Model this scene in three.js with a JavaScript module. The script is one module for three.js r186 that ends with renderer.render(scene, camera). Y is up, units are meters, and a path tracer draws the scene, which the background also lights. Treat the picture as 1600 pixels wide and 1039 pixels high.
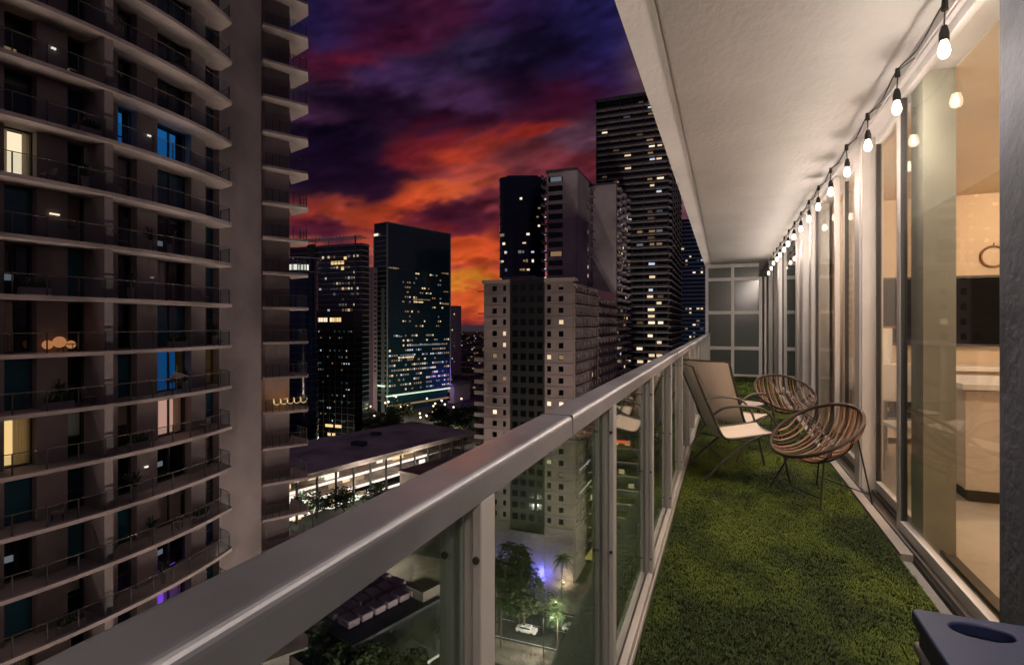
import * as THREE from 'three';
import { mergeGeometries } from 'three/addons/utils/BufferGeometryUtils.js';
import { RoundedBoxGeometry } from 'three/addons/geometries/RoundedBoxGeometry.js';

/* ------------------------------------------------------------------ camera, sky, sun, exposure */
const H = 63.6;                       // balcony floor above the street
const scene = new THREE.Scene();
const camera = new THREE.PerspectiveCamera(62.87, 1600 / 1039, 0.05, 9000);
camera.position.set(0, H + 1.4, 0);
camera.rotation.y = THREE.MathUtils.degToRad(21.4);
camera.setViewOffset(1600, 1039, 0, 12.5, 1600, 1039);
const renderer = new THREE.WebGLRenderer({ antialias: true });
renderer.setSize(1600, 1039);
renderer.toneMapping = THREE.LinearToneMapping;
renderer.toneMappingExposure = 1.0;
renderer.shadowMap.enabled = true;

function rng(seed) { let a = seed >>> 0; return () => { a = (a + 0x6D2B79F5) | 0; let t = Math.imul(a ^ (a >>> 15), 1 | a); t = (t + Math.imul(t ^ (t >>> 7), 61 | t)) ^ t; return ((t ^ (t >>> 14)) >>> 0) / 4294967296; }; }
function hash3(x, y, z) { let h = Math.imul(x, 374761393) ^ Math.imul(y, 668265263) ^ Math.imul(z, 2147483647 ^ 0x5bd1e995); h = Math.imul(h ^ (h >>> 13), 1274126177); return ((h ^ (h >>> 16)) >>> 0) / 4294967296; }
function noise3(x, y, z) {
  const X = Math.floor(x), Y = Math.floor(y), Z = Math.floor(z), f = (t) => t * t * (3 - 2 * t);
  const u = f(x - X), v = f(y - Y), w = f(z - Z), L = (a, b, t) => a + (b - a) * t;
  return L(L(L(hash3(X, Y, Z), hash3(X + 1, Y, Z), u), L(hash3(X, Y + 1, Z), hash3(X + 1, Y + 1, Z), u), v),
    L(L(hash3(X, Y, Z + 1), hash3(X + 1, Y, Z + 1), u), L(hash3(X, Y + 1, Z + 1), hash3(X + 1, Y + 1, Z + 1), u), v), w);
}
function fbm3(x, y, z, o = 5) { let s = 0, a = 0.5, n = 0; for (let i = 0; i < o; i++) { s += a * noise3(x, y, z); n += a; a *= 0.55; x = x * 2.03 + 11.3; y = y * 2.03 + 5.7; z = z * 2.03 + 3.1; } return s / n; }
const lin = (c) => { c /= 255; return c <= 0.04045 ? c / 12.92 : ((c + 0.055) / 1.055) ** 2.4; };
const smooth = (a, b, t) => { t = Math.min(1, Math.max(0, (t - a) / (b - a))); return t * t * (3 - 2 * t); };

// Dusk sky after sunset: cloud banks (azimuth and elevation in degrees from the balcony's long axis, left negative) over a glow at the horizon.
const BANKS = [ // az, el, spread az, spread el, r, g, b, weight
  [-42.2, 28.1, 3.6, 1.9, 34, 30, 85, 1], [-37.1, 28.5, 3.9, 1.6, 60, 24, 72, 1], [-29.4, 29.7, 4.2, 1.3, 78, 22, 62, 1], [-21.1, 29.5, 3.6, 1.6, 48, 26, 78, 1], [-15.2, 29.3, 3.0, 2.2, 36, 30, 88, 1],
  [-11.7, 27.8, 1.8, 3.4, 38, 34, 100, 1.2], [-37.1, 25.7, 2.1, 0.7, 124, 24, 50, 1.6], [-40.9, 24.5, 2.1, 1.1, 92, 24, 62, 1.2], [-32.9, 27.4, 3.6, 0.9, 82, 18, 54, 1.3], [-34.9, 24.9, 2.1, 1.1, 66, 40, 92, 1.2],
  [-25.9, 26.9, 3.6, 0.9, 58, 46, 90, 1.2], [-18.7, 26.4, 3.9, 1.4, 24, 19, 50, 1.6], [-22.3, 25.2, 3.6, 1.1, 27, 15, 46, 1.4], [-15.2, 26.1, 2.4, 1.3, 40, 24, 70, 1], [-13.7, 27.4, 1.8, 1.3, 42, 34, 92, 1],
  [-31.5, 24.2, 3.3, 0.9, 72, 46, 96, 1.3], [-26.5, 22.4, 2.7, 1.3, 86, 48, 96, 1.4], [-23.5, 22.0, 1.5, 0.9, 78, 44, 92, 1], [-41.4, 19.4, 2.4, 0.7, 96, 54, 98, 1.4], [-34.9, 22.2, 3.6, 0.8, 44, 18, 52, 1.2],
  [-37.7, 20.7, 3.6, 1.3, 29, 12, 44, 1.5], [-39.8, 17.7, 3.6, 1.4, 23, 10, 40, 1.6], [-40.7, 15.0, 3.6, 1.6, 24, 10, 40, 1.5], [-35.2, 15.4, 3.6, 1.4, 34, 12, 42, 1.5], [-32.3, 19.8, 3.6, 0.9, 50, 20, 54, 1.2],
  [-34.9, 13.8, 2.4, 1.1, 40, 14, 44, 1.2], [-19.6, 23.5, 3.6, 1.3, 44, 15, 50, 1.4], [-15.2, 23.1, 3.0, 1.1, 74, 13, 42, 1.4], [-12.8, 24.5, 2.1, 1.4, 52, 18, 60, 1.2], [-18.1, 21.2, 3.6, 0.9, 74, 18, 46, 1.3],
  [-24.1, 20.4, 2.4, 0.8, 70, 26, 58, 1], [-28.8, 18.7, 2.4, 0.8, 140, 32, 40, 1.3], [-32.0, 17.1, 1.8, 0.9, 126, 28, 40, 1.3], [-27.1, 20.1, 3.6, 0.6, 66, 20, 52, 1], [-19.3, 19.7, 2.1, 0.5, 196, 50, 34, 1.9],
  [-21.7, 18.8, 1.8, 0.5, 176, 48, 38, 1.6], [-23.5, 17.9, 1.8, 0.6, 176, 54, 42, 1.5], [-26.8, 17.2, 1.8, 0.6, 214, 66, 36, 1.9], [-29.4, 16.5, 1.8, 0.6, 150, 42, 44, 1.2], [-15.2, 18.2, 2.7, 0.9, 116, 72, 98, 1.5],
  [-16.3, 16.6, 2.4, 0.8, 148, 56, 68, 1.4], [-19.3, 16.9, 2.4, 0.9, 140, 62, 72, 1.2], [-14.0, 15.7, 1.5, 0.9, 140, 50, 70, 1], [-24.1, 15.7, 1.8, 0.7, 206, 80, 68, 1.5], [-26.5, 14.3, 2.1, 0.6, 240, 98, 46, 2.2],
  [-29.4, 13.8, 1.8, 0.6, 246, 90, 34, 2.4], [-31.5, 12.7, 1.5, 0.6, 240, 82, 28, 2.3], [-33.8, 11.8, 1.8, 0.5, 222, 74, 32, 1.8], [-36.6, 12.3, 2.1, 0.6, 186, 70, 46, 1.6], [-38.2, 11.3, 2.1, 0.5, 204, 72, 40, 1.7],
  [-40.4, 11.8, 1.8, 0.6, 150, 48, 42, 1.2], [-42.2, 10.3, 1.5, 0.6, 130, 38, 42, 1.2], [-35.7, 10.7, 1.8, 0.4, 200, 70, 40, 1.5], [-28.2, 12.0, 2.4, 0.7, 72, 20, 46, 1.9], [-25.0, 11.2, 2.4, 0.7, 68, 20, 44, 1.9],
  [-30.6, 11.2, 1.5, 0.6, 100, 28, 46, 1.3], [-26.5, 10.4, 2.4, 0.5, 120, 28, 38, 1.2], [-31.7, 10.4, 1.8, 0.5, 126, 38, 44, 1.2], [-34.6, 9.9, 1.8, 0.5, 128, 38, 48, 1.2], [-39.8, 9.3, 2.7, 0.6, 92, 26, 54, 1.5],
  [-42.2, 9.1, 1.5, 0.6, 90, 26, 54, 1.2], [-36.6, 9.0, 1.2, 0.6, 206, 76, 50, 1.6], [-36.0, 7.6, 0.9, 1.3, 190, 90, 80, 1.2], [-42.2, 7.3, 1.2, 0.6, 190, 76, 58, 1.3], [-25.6, 8.7, 2.7, 0.6, 226, 80, 22, 2.2],
  [-25.6, 7.2, 2.7, 0.4, 232, 88, 18, 2.2], [-25.6, 6.4, 2.7, 0.3, 196, 66, 30, 1.6], [-25.9, 5.3, 1.8, 0.4, 226, 100, 20, 1.9], [-27.1, 4.6, 1.5, 0.4, 242, 146, 22, 2.2], [-24.4, 4.8, 1.2, 0.5, 176, 62, 34, 1.5],
  [-25.9, 3.7, 2.7, 0.4, 210, 84, 24, 1.6], [-25.6, 2.5, 2.7, 0.4, 220, 88, 22, 1.6], [-25.6, 1.3, 2.7, 0.5, 190, 66, 30, 1.5], [-25.6, 0.1, 2.7, 0.5, 150, 44, 40, 1.5], [-25.6, -0.9, 3.6, 0.6, 84, 32, 54, 1.5],
  [-23.5, 13.0, 1.2, 0.9, 150, 56, 70, 1], [-18.1, 13.6, 3.6, 1.6, 110, 40, 60, 0.8], [-21.1, 10.2, 2.7, 1.6, 130, 40, 50, 0.8],
].map((b) => [b[0], b[1], b[2], b[3], lin(b[4]), lin(b[5]), lin(b[6]), b[7]]);
{
  const W = 2048, Hh = 1024, data = new Float32Array(W * Hh * 4);
  for (let row = 0; row < Hh; row++) {
    const el = ((row + 0.5) / Hh - 0.5) * Math.PI, elD = el * 180 / Math.PI;
    for (let col = 0; col < W; col++) {
      const i = (row * W + col) * 4, az0 = ((col + 0.5) / W - 0.5) * 2 * Math.PI;
      if (elD < -3) { data[i] = 0.03; data[i + 1] = 0.022; data[i + 2] = 0.03; data[i + 3] = 1; continue; }
      const dx = Math.cos(az0) * Math.cos(el), dy = Math.sin(el), dz = Math.sin(az0) * Math.cos(el);
      const az = Math.atan2(dx, -dz) * 180 / Math.PI;                     // 0 along the balcony, left negative
      const k = 1 / (Math.max(dy, 0) + 0.16), px = dx * k, pz = dz * k;
      const n1 = fbm3(px * 1.3 + 40, pz * 1.3 + 40, 1.5, 5), n2 = fbm3(px * 1.3 + 90, pz * 1.3 + 10, 7.5, 5), n3 = fbm3(px * 3.2 + 20, pz * 3.2 + 70, 2.5, 5);
      // base: dusk gradient with the last glow low over where the sun went down
      const tiltE = elD - az * 0.22, n4 = fbm3(az * 0.20 + 300, tiltE * 0.62 + 60, 4.5, 5), n5 = fbm3(az * 0.42 + n1 * 3, tiltE * 1.5 + n2 * 4 + 20, 6.5, 4), rid = 1 - Math.abs(2 * fbm3(az * 0.13 + n3 * 1.2 + 70, tiltE * 0.5 + 33, 8.5, 4) - 1);
      const sunAz = Math.abs(((az + 28 + 540) % 360) - 180), glow = Math.exp(-((sunAz / 46) ** 2)) * Math.exp(-Math.max(0, elD) / 9);
      const cover = smooth(0.38, 0.62, n1);
      let r = 0.055 + 0.045 * cover, g = 0.040 + 0.022 * cover, b = 0.075 + 0.040 * cover;
      r += 0.55 * glow * smooth(0.35, 0.6, n3); g += 0.07 * glow * smooth(0.35, 0.6, n3); b += 0.012 * glow;
      let wr = 0.045 * r, wg = 0.045 * g, wb = 0.045 * b, ws = 0.045;
      const a2 = az + (n1 - 0.5) * 5 + (n3 - 0.5) * 4.5, e2 = elD + (n2 - 0.5) * 2.2 + (n3 - 0.5) * 2.4 + (n4 - 0.5) * 3.2 + (n5 - 0.5) * 1.6;
      for (const q of BANKS) {
        const u = (a2 - q[0]) / q[2], v = (e2 - q[1]) / q[3], d = u * u + v * v;
        if (d < 14) { const w = q[7] * Math.exp(-d * 0.9); wr += w * q[4]; wg += w * q[5]; wb += w * q[6]; ws += w; }
      }
      r = wr / ws; g = wg / ws; b = wb / ws;
      const m = 0.30 + 1.0 * smooth(0.2, 0.75, n3 * 0.25 + n4 * 0.35 + n5 * 0.4) * (0.55 + 0.62 * smooth(0.55, 1, rid));
      const l = (0.3 * r + 0.55 * g + 0.15 * b) * 0.05; const hi = 1 - 0.16 * smooth(10, 16, elD); r = (r * 0.96 + l) * hi; g = (g * 0.94 + l) * hi; b = (b * 0.88 + l) * hi;
      const mm = m * (1 - 0.22 * smooth(5, 12, elD)) - 0.04; data[i] = r * mm; data[i + 1] = g * mm; data[i + 2] = b * mm; data[i + 3] = 1;
    }
  }
  const sky = new THREE.DataTexture(data, W, Hh, THREE.RGBAFormat, THREE.FloatType);
  sky.mapping = THREE.EquirectangularReflectionMapping; sky.magFilter = THREE.LinearFilter; sky.needsUpdate = true;
  scene.background = sky; scene.environment = sky;
}
const sun = new THREE.DirectionalLight(0xffa070, 0.1);       // what is left of the sunset
sun.position.set(-470, 60, -880).add(new THREE.Vector3(0, H, 0)); sun.target.position.set(0, H, 0);
sun.shadow.radius = 30; scene.add(sun, sun.target);

/* ------------------------------------------------------------------ helpers */
const taken = new Map();
function numbered(name) { const n = taken.get(name) ?? 0; taken.set(name, n + 1); return n ? name + '_' + String(n).padStart(3, '0') : name; }
const origin = new WeakMap();
function thing(name, label, category, pos = [0, 0, 0], group) {
  const o = new THREE.Group(); o.name = numbered(name); o.position.set(...pos); scene.add(o);
  o.userData = { label, category }; if (group) o.userData.group = group;
  origin.set(o, pos); return o;
}
function boxUV(g, s = 1) {
  if (!g.attributes.normal) g.computeVertexNormals();
  const p = g.attributes.position, n = g.attributes.normal, uv = new Float32Array(p.count * 2);
  for (let i = 0; i < p.count; i++) {
    const ax = Math.abs(n.getX(i)), ay = Math.abs(n.getY(i)), az = Math.abs(n.getZ(i));
    if (ay >= ax && ay >= az) { uv[2 * i] = p.getX(i) * s; uv[2 * i + 1] = p.getZ(i) * s; }
    else if (ax >= az) { uv[2 * i] = p.getZ(i) * s; uv[2 * i + 1] = p.getY(i) * s; }
    else { uv[2 * i] = p.getX(i) * s; uv[2 * i + 1] = p.getY(i) * s; }
  }
  g.setAttribute('uv', new THREE.BufferAttribute(uv, 2)); return g;
}
function merged(geos) {
  geos = [].concat(geos).map((g) => { g = g.index ? g.toNonIndexed() : g; for (const k of Object.keys(g.attributes)) if (!['position', 'normal', 'uv'].includes(k)) g.deleteAttribute(k); if (!g.attributes.normal) g.computeVertexNormals(); if (!g.attributes.uv) boxUV(g); g.morphAttributes = {}; return g; });
  const m = geos.length > 1 ? mergeGeometries(geos) : geos[0];
  return m;
}
// one named mesh; geometry given in world coordinates when its parent is a thing() with a position
function part(name, geos, mat, parent, keepUV) {
  const g = merged(geos), at = origin.get(parent);
  if (at) g.translate(-at[0], -at[1], -at[2]);
  if (!keepUV) boxUV(g);
  const m = new THREE.Mesh(g, mat); m.name = name; m.castShadow = m.receiveShadow = true; parent.add(m); origin.set(m, at); return m;
}
function single(name, geos, mat, label, category, group) { // a thing that is one mesh, geometry in world coordinates
  const g = merged(geos); g.computeBoundingBox(); const b = g.boundingBox, c = [(b.min.x + b.max.x) / 2, b.min.y, (b.min.z + b.max.z) / 2];
  g.translate(-c[0], -c[1], -c[2]); boxUV(g);
  const m = new THREE.Mesh(g, mat); m.name = numbered(name); m.position.set(...c); scene.add(m);
  m.userData = { label, category }; if (group) m.userData.group = group; return m;
}
function struct(name, geos, mat, kind = 'structure', label) {
  const g = boxUV(merged(geos)), m = new THREE.Mesh(g, mat); m.name = numbered(name); scene.add(m); m.userData = { kind }; if (label) m.userData.label = label; return m;
}
const box = (w, h, d, x, y, z, ry = 0) => { const g = new THREE.BoxGeometry(w, h, d); if (ry) g.rotateY(ry); return g.translate(x, y, z); };
const span = (x0, x1, y0, y1, s0, s1) => box(x1 - x0, y1 - y0, Math.abs(s1 - s0), (x0 + x1) / 2, (y0 + y1) / 2, -(s0 + s1) / 2);   // s = metres along the balcony from the camera
const rbox = (x0, x1, y0, y1, s0, s1, r = 0.005) => new RoundedBoxGeometry(x1 - x0, y1 - y0, Math.abs(s1 - s0), 2, r).translate((x0 + x1) / 2, (y0 + y1) / 2, -(s0 + s1) / 2);
const cyl = (r0, r1, h, x, y, z, n = 16) => new THREE.CylinderGeometry(r0, r1, h, n).translate(x, y, z);
const V = (x, y, z) => new THREE.Vector3(x, y, z);
const tube = (pts, r, seg = 24, rad = 7, closed = false) => new THREE.TubeGeometry(new THREE.CatmullRomCurve3(pts.map((p) => p.isVector3 ? p : V(...p)), closed, 'catmullrom', 0.5), seg, r, rad, closed);
function rod(a, b, r, n = 8, r2 = r) { const A = V(...a), B = V(...b), d = B.clone().sub(A), g = new THREE.CylinderGeometry(r2, r, d.length(), n); g.applyQuaternion(new THREE.Quaternion().setFromUnitVectors(V(0, 1, 0), d.clone().normalize())); const m = A.add(B).multiplyScalar(0.5); return g.translate(m.x, m.y, m.z); }
function prism(pts, y0, y1) { // plan outline [x, s]
  const sh = new THREE.Shape(pts.map((p) => new THREE.Vector2(p[0], p[1])));
  return new THREE.ExtrudeGeometry(sh, { depth: y1 - y0, bevelEnabled: false }).rotateX(-Math.PI / 2).translate(0, y0, 0);
}
function dup(root, pos, turn, label, group) { const r = root.clone(); r.name = numbered(root.name.replace(/_\d{3}$/, '')); scene.add(r); r.position.set(...pos); r.rotation.y = turn; r.userData = { ...root.userData }; if (label) r.userData.label = label; if (group) r.userData.group = group; return r; }

/* ------------------------------------------------------------------ materials */
function noiseTexture(seed, lo, hi, { size = 256, freq = 8, oct = 4, stretch = 1, srgb = false, power = 1 } = {}) {
  const d = new Uint8Array(size * size * 4), R = rng(seed), per = [];
  for (let o = 0; o < oct; o++) { const f = freq << o, fy = Math.max(1, Math.round(f * stretch)); per.push([f, fy, Float32Array.from({ length: f * fy }, () => R())]); }
  const sm = (t) => t * t * (3 - 2 * t);
  for (let y = 0; y < size; y++) for (let x = 0; x < size; x++) {
    let s = 0, a = 0.5, n = 0;
    for (const [f, fy, v] of per) {
      const u = x / size * f, w = y / size * fy, i = Math.floor(u), j = Math.floor(w), p = sm(u - i), q = sm(w - j), i1 = (i + 1) % f, j1 = (j + 1) % fy;
      s += a * ((v[j * f + i] * (1 - p) + v[j * f + i1] * p) * (1 - q) + (v[j1 * f + i] * (1 - p) + v[j1 * f + i1] * p) * q); n += a; a *= 0.6;
    }
    const k = (y * size + x) * 4, c = 255 * (lo + (hi - lo) * Math.pow(Math.min(1, Math.max(0, (s / n - 0.25) * 2)), power));
    d[k] = d[k + 1] = d[k + 2] = c; d[k + 3] = 255;
  }
  const t = new THREE.DataTexture(d, size, size); t.wrapS = t.wrapT = THREE.RepeatWrapping; t.magFilter = THREE.LinearFilter; t.needsUpdate = true;
  if (srgb) t.colorSpace = THREE.SRGBColorSpace; return t;
}
const rep = (t, x, y = x) => { const c = t.clone(); c.repeat.set(x, y); c.needsUpdate = true; return c; };
const T = {
  wall: noiseTexture(3, 0.80, 1, { freq: 4, oct: 6 }), stain: noiseTexture(5, 0.45, 1, { freq: 3, oct: 6, power: 0.8 }), fine: noiseTexture(7, 0, 1, { freq: 32, oct: 3 }),
  brush: noiseTexture(11, 0, 1, { freq: 64, oct: 2, stretch: 0.06 }), stucco: noiseTexture(13, 0, 1, { freq: 24, oct: 4, stretch: 0.5 }), turf: noiseTexture(17, 0.45, 1, { freq: 6, oct: 6 }), fine2: noiseTexture(29, 0.72, 1, { freq: 5, oct: 6 }), weave: noiseTexture(19, 0.7, 1, { freq: 64, oct: 2 }),
};
const mat = (r, g, b, rough = 0.8, o = {}) => { const m = new THREE.MeshPhysicalMaterial({ roughness: rough, ...o }); m.color.setRGB(r, g, b); return m; };
const glow = (r, g, b, k = 1) => { const m = new THREE.MeshStandardMaterial({ roughness: 0.6 }); m.color.setRGB(0.05, 0.05, 0.05); m.emissive.setRGB(r, g, b); m.emissiveIntensity = k; return m; };
const M = {
  concrete: mat(0.33, 0.31, 0.29, 0.9, { map: rep(T.wall, 0.3), bumpMap: rep(T.fine, 0.8), bumpScale: 0.002 }),
  ceiling: mat(0.60, 0.57, 0.54, 0.85, { map: rep(T.wall, 0.22), bumpMap: rep(T.stucco, 1.3), bumpScale: 0.0024 }),
  ceilingFlat: mat(0.62, 0.59, 0.55, 0.85, { map: rep(T.wall, 0.5), bumpMap: rep(T.fine, 1), bumpScale: 0.002 }),
  railPaint: mat(0.50, 0.46, 0.43, 0.5, { metalness: 0.1, map: rep(T.wall, 0.9), bumpMap: rep(T.fine, 3), bumpScale: 0.00006 }),
  alu: mat(0.46, 0.455, 0.50, 0.50, { metalness: 0.7, map: rep(T.stain, 0.5), roughnessMap: rep(T.fine2, 1.5), bumpMap: rep(T.fine, 3), bumpScale: 0.00006 }),
  frame: mat(0.72, 0.68, 0.65, 0.5, { metalness: 0.1, map: rep(T.wall, 0.7) }),
  frameDark: mat(0.05, 0.045, 0.042, 0.5), track: mat(0.10, 0.085, 0.075, 0.5, { metalness: 0.5 }),
  sill: mat(0.42, 0.37, 0.32, 0.7, { map: rep(T.stain, 0.9) }),
  pier: mat(0.24, 0.26, 0.32, 0.9, { map: rep(T.stain, 0.8), bumpMap: rep(T.fine, 1.2), bumpScale: 0.0015 }),
  glass: mat(0.96, 0.97, 0.96, 0.02, { specularIntensity: 0.45, transmission: 1, thickness: 0, ior: 1.5 }),
  railGlass: mat(0.74, 0.82, 0.78, 0.03, { transmission: 1, thickness: 0, ior: 1.5 }),
  towerGlass: mat(0.86, 0.89, 0.90, 0.08, { specularIntensity: 0.25, transmission: 1, thickness: 0, ior: 1.5 }),
  frost: mat(0.30, 0.33, 0.31, 0.16, { transmission: 0.7, thickness: 0, ior: 1.5 }),
  tint: mat(0.5, 0.54, 0.52, 0.04, { transmission: 1, thickness: 0, ior: 1.55 }),
  turf: mat(0.055, 0.078, 0.009, 1, { map: rep(T.turf, 0.6) }),
  blade: mat(0.085, 0.135, 0.011, 0.8, { side: THREE.DoubleSide }),
  black: mat(0.012, 0.012, 0.012, 0.55), bronze: mat(0.10, 0.085, 0.07, 0.4, { metalness: 0.6 }),
  rubber: mat(0.015, 0.013, 0.012, 0.7),
  canePale: mat(0.44, 0.26, 0.17, 0.55, { map: rep(T.wall, 3) }), cane: mat(0.26, 0.12, 0.07, 0.55, { map: rep(T.wall, 3), bumpMap: rep(T.fine, 10), bumpScale: 0.0008 }), caneDark: mat(0.045, 0.022, 0.014, 0.5),
  sling: mat(0.80, 0.68, 0.58, 0.85, { bumpMap: rep(T.fine, 9), bumpScale: 0.0002, side: THREE.DoubleSide }),
  coolerLid: mat(0.013, 0.021, 0.075, 0.55, { bumpMap: rep(T.fine, 5), bumpScale: 0.0004 }), coolerBody: mat(0.012, 0.022, 0.075, 0.5, { bumpMap: rep(T.fine, 5), bumpScale: 0.0004 }), coolerBand: mat(0.40, 0.38, 0.38, 0.55),
  roomWall: mat(0.74, 0.60, 0.43, 0.9, { map: rep(T.wall, 0.3) }), roomFloor: mat(0.62, 0.54, 0.44, 0.35, { map: rep(T.stain, 0.25) }), cabinet: mat(0.72, 0.63, 0.53, 0.45), counter: mat(0.8, 0.77, 0.72, 0.25), screen: mat(0.004, 0.004, 0.004, 0.8, { specularIntensity: 0.15 }),
  curtain: mat(0.62, 0.55, 0.46, 0.95, { transmission: 0.35, thickness: 0, side: THREE.DoubleSide }),
  wood: mat(0.25, 0.12, 0.05, 0.5), white: mat(0.75, 0.72, 0.68, 0.5),
  darkGlass: mat(0.010, 0.035, 0.05, 0.08), tealGlass: mat(0.018, 0.115, 0.165, 0.10), navyGlass: mat(0.012, 0.05, 0.14, 0.08), blackGlass: mat(0.004, 0.005, 0.005, 0.12),
  cityGlass: mat(0.010, 0.042, 0.064, 0.10), cityNavy: mat(0.007, 0.016, 0.055, 0.14),
  stuccoWall: mat(0.41, 0.35, 0.335, 0.92, { map: rep(T.stain, 0.05), bumpMap: rep(T.fine, 0.4), bumpScale: 0.004 }),
  slab: mat(0.58, 0.49, 0.45, 0.9, { map: rep(T.stain, 0.12) }),
  beige: mat(0.29, 0.235, 0.215, 0.92, { map: rep(T.stain, 0.03) }), beigeTrim: mat(0.34, 0.28, 0.25, 0.9, { map: rep(T.stain, 0.06) }), grayWall: mat(0.60, 0.52, 0.53, 0.92, { map: rep(T.stain, 0.03) }), mauveWall: mat(0.36, 0.26, 0.32, 0.9), darkWall: mat(0.022, 0.025, 0.024, 0.8), stripe: mat(0.007, 0.009, 0.008, 0.5), slateWall: mat(0.12, 0.12, 0.13, 0.85, { map: rep(T.stain, 0.03) }), paleTrim: mat(0.50, 0.44, 0.47, 0.8), greenTrim: mat(0.30, 0.37, 0.35, 0.6),
  asphalt: mat(0.045, 0.043, 0.043, 0.95, { map: rep(T.stain, 0.02) }), paving: mat(0.22, 0.18, 0.15, 0.9, { map: rep(T.stain, 0.05) }), paint: mat(0.6, 0.58, 0.52, 0.8), ground: mat(0.04, 0.042, 0.034, 1, { map: rep(T.stain, 0.01) }),
  roofing: mat(0.62, 0.58, 0.56, 0.95, { map: rep(T.stain, 0.03) }), leaf: mat(0.045, 0.065, 0.022, 0.85, { side: THREE.DoubleSide }), leafDark: mat(0.022, 0.034, 0.014, 0.85, { side: THREE.DoubleSide }), palmLeaf: mat(0.05, 0.085, 0.025, 0.8, { side: THREE.DoubleSide }), bark: mat(0.11, 0.085, 0.06, 0.95),
  lampBulb: glow(1.0, 0.84, 0.64, 7), fixture: glow(1, 0.8, 0.55, 2.0), streetGlow: glow(1, 0.75, 0.45, 3),
  warm: glow(1.0, 0.74, 0.44, 0.85), warmBright: glow(1.0, 0.80, 0.55, 1.15), warmDim: glow(0.62, 0.38, 0.18, 0.38), faint: glow(0.42, 0.26, 0.12, 0.16), faintCool: glow(0.2, 0.27, 0.36, 0.2), amber: glow(0.55, 0.28, 0.05, 0.35), cool: glow(0.72, 0.82, 1.0, 0.75), coolDim: glow(0.40, 0.46, 0.55, 0.28), white: mat(0.75, 0.72, 0.68, 0.5),
  blue: glow(0.002, 0.085, 0.27, 1.0), blueDeep: glow(0.003, 0.05, 0.16, 0.9), teal: glow(0.02, 0.12, 0.13, 0.6), pink: glow(0.75, 0.42, 0.34, 0.7), purple: glow(0.20, 0.06, 0.75, 0.9), blueLamp: glow(0.10, 0.10, 1.0, 2.2), red: glow(1.0, 0.08, 0.03, 2.0), greenWhite: glow(0.75, 1.0, 0.7, 1.2), whiteStrip: glow(1.0, 0.90, 0.78, 1.1), violetStrip: glow(0.42, 0.36, 0.85, 0.5), gold: glow(1.0, 0.66, 0.28, 1.0), yellowGlow: glow(0.9, 0.6, 0.12, 0.7),
};
function lamp(color, intensity, x, y, z, radius = 1, dist = 0) { const l = new THREE.PointLight(color, intensity, dist, 2); l.position.set(x, y, z); l.castShadow = true; l.shadow.radius = radius; l.name = 'lamp_light'; scene.add(l); return l; }

/* ------------------------------------------------------------------ ground and streets */
struct('ground', new THREE.PlaneGeometry(9000, 9000).rotateX(-Math.PI / 2), M.ground);
struct('road', [span(-26, -10, 0, 0.01, -200, 900), span(-600, -26, 0, 0.009, 104, 118), span(-10, 300, 0, 0.009, 104, 118)].map((g) => g), M.asphalt);
struct('pavement', [span(-33, -26, 0, 0.14, -60, 103.5), span(-140, -26, 0, 0.14, 96, 103.5), span(-140, -26, 0, 0.14, 118.5, 133), span(-33, -26, 0, 0.14, 133.2, 400)], M.paving);
{ const g = []; for (let x = -130; x < -30; x += 6) g.push(span(x, x + 3, 0.012, 0.016, 110.9, 111.1)); for (let s = -60; s < 400; s += 6) if (s < 100 || s > 120) g.push(span(-18.1, -17.9, 0.012, 0.016, s, s + 3)); g.push(span(-130, -28, 0.012, 0.016, 104.4, 104.6), span(-130, -28, 0.012, 0.016, 117.4, 117.6)); struct('road_marking', g, M.paint); }

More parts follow.
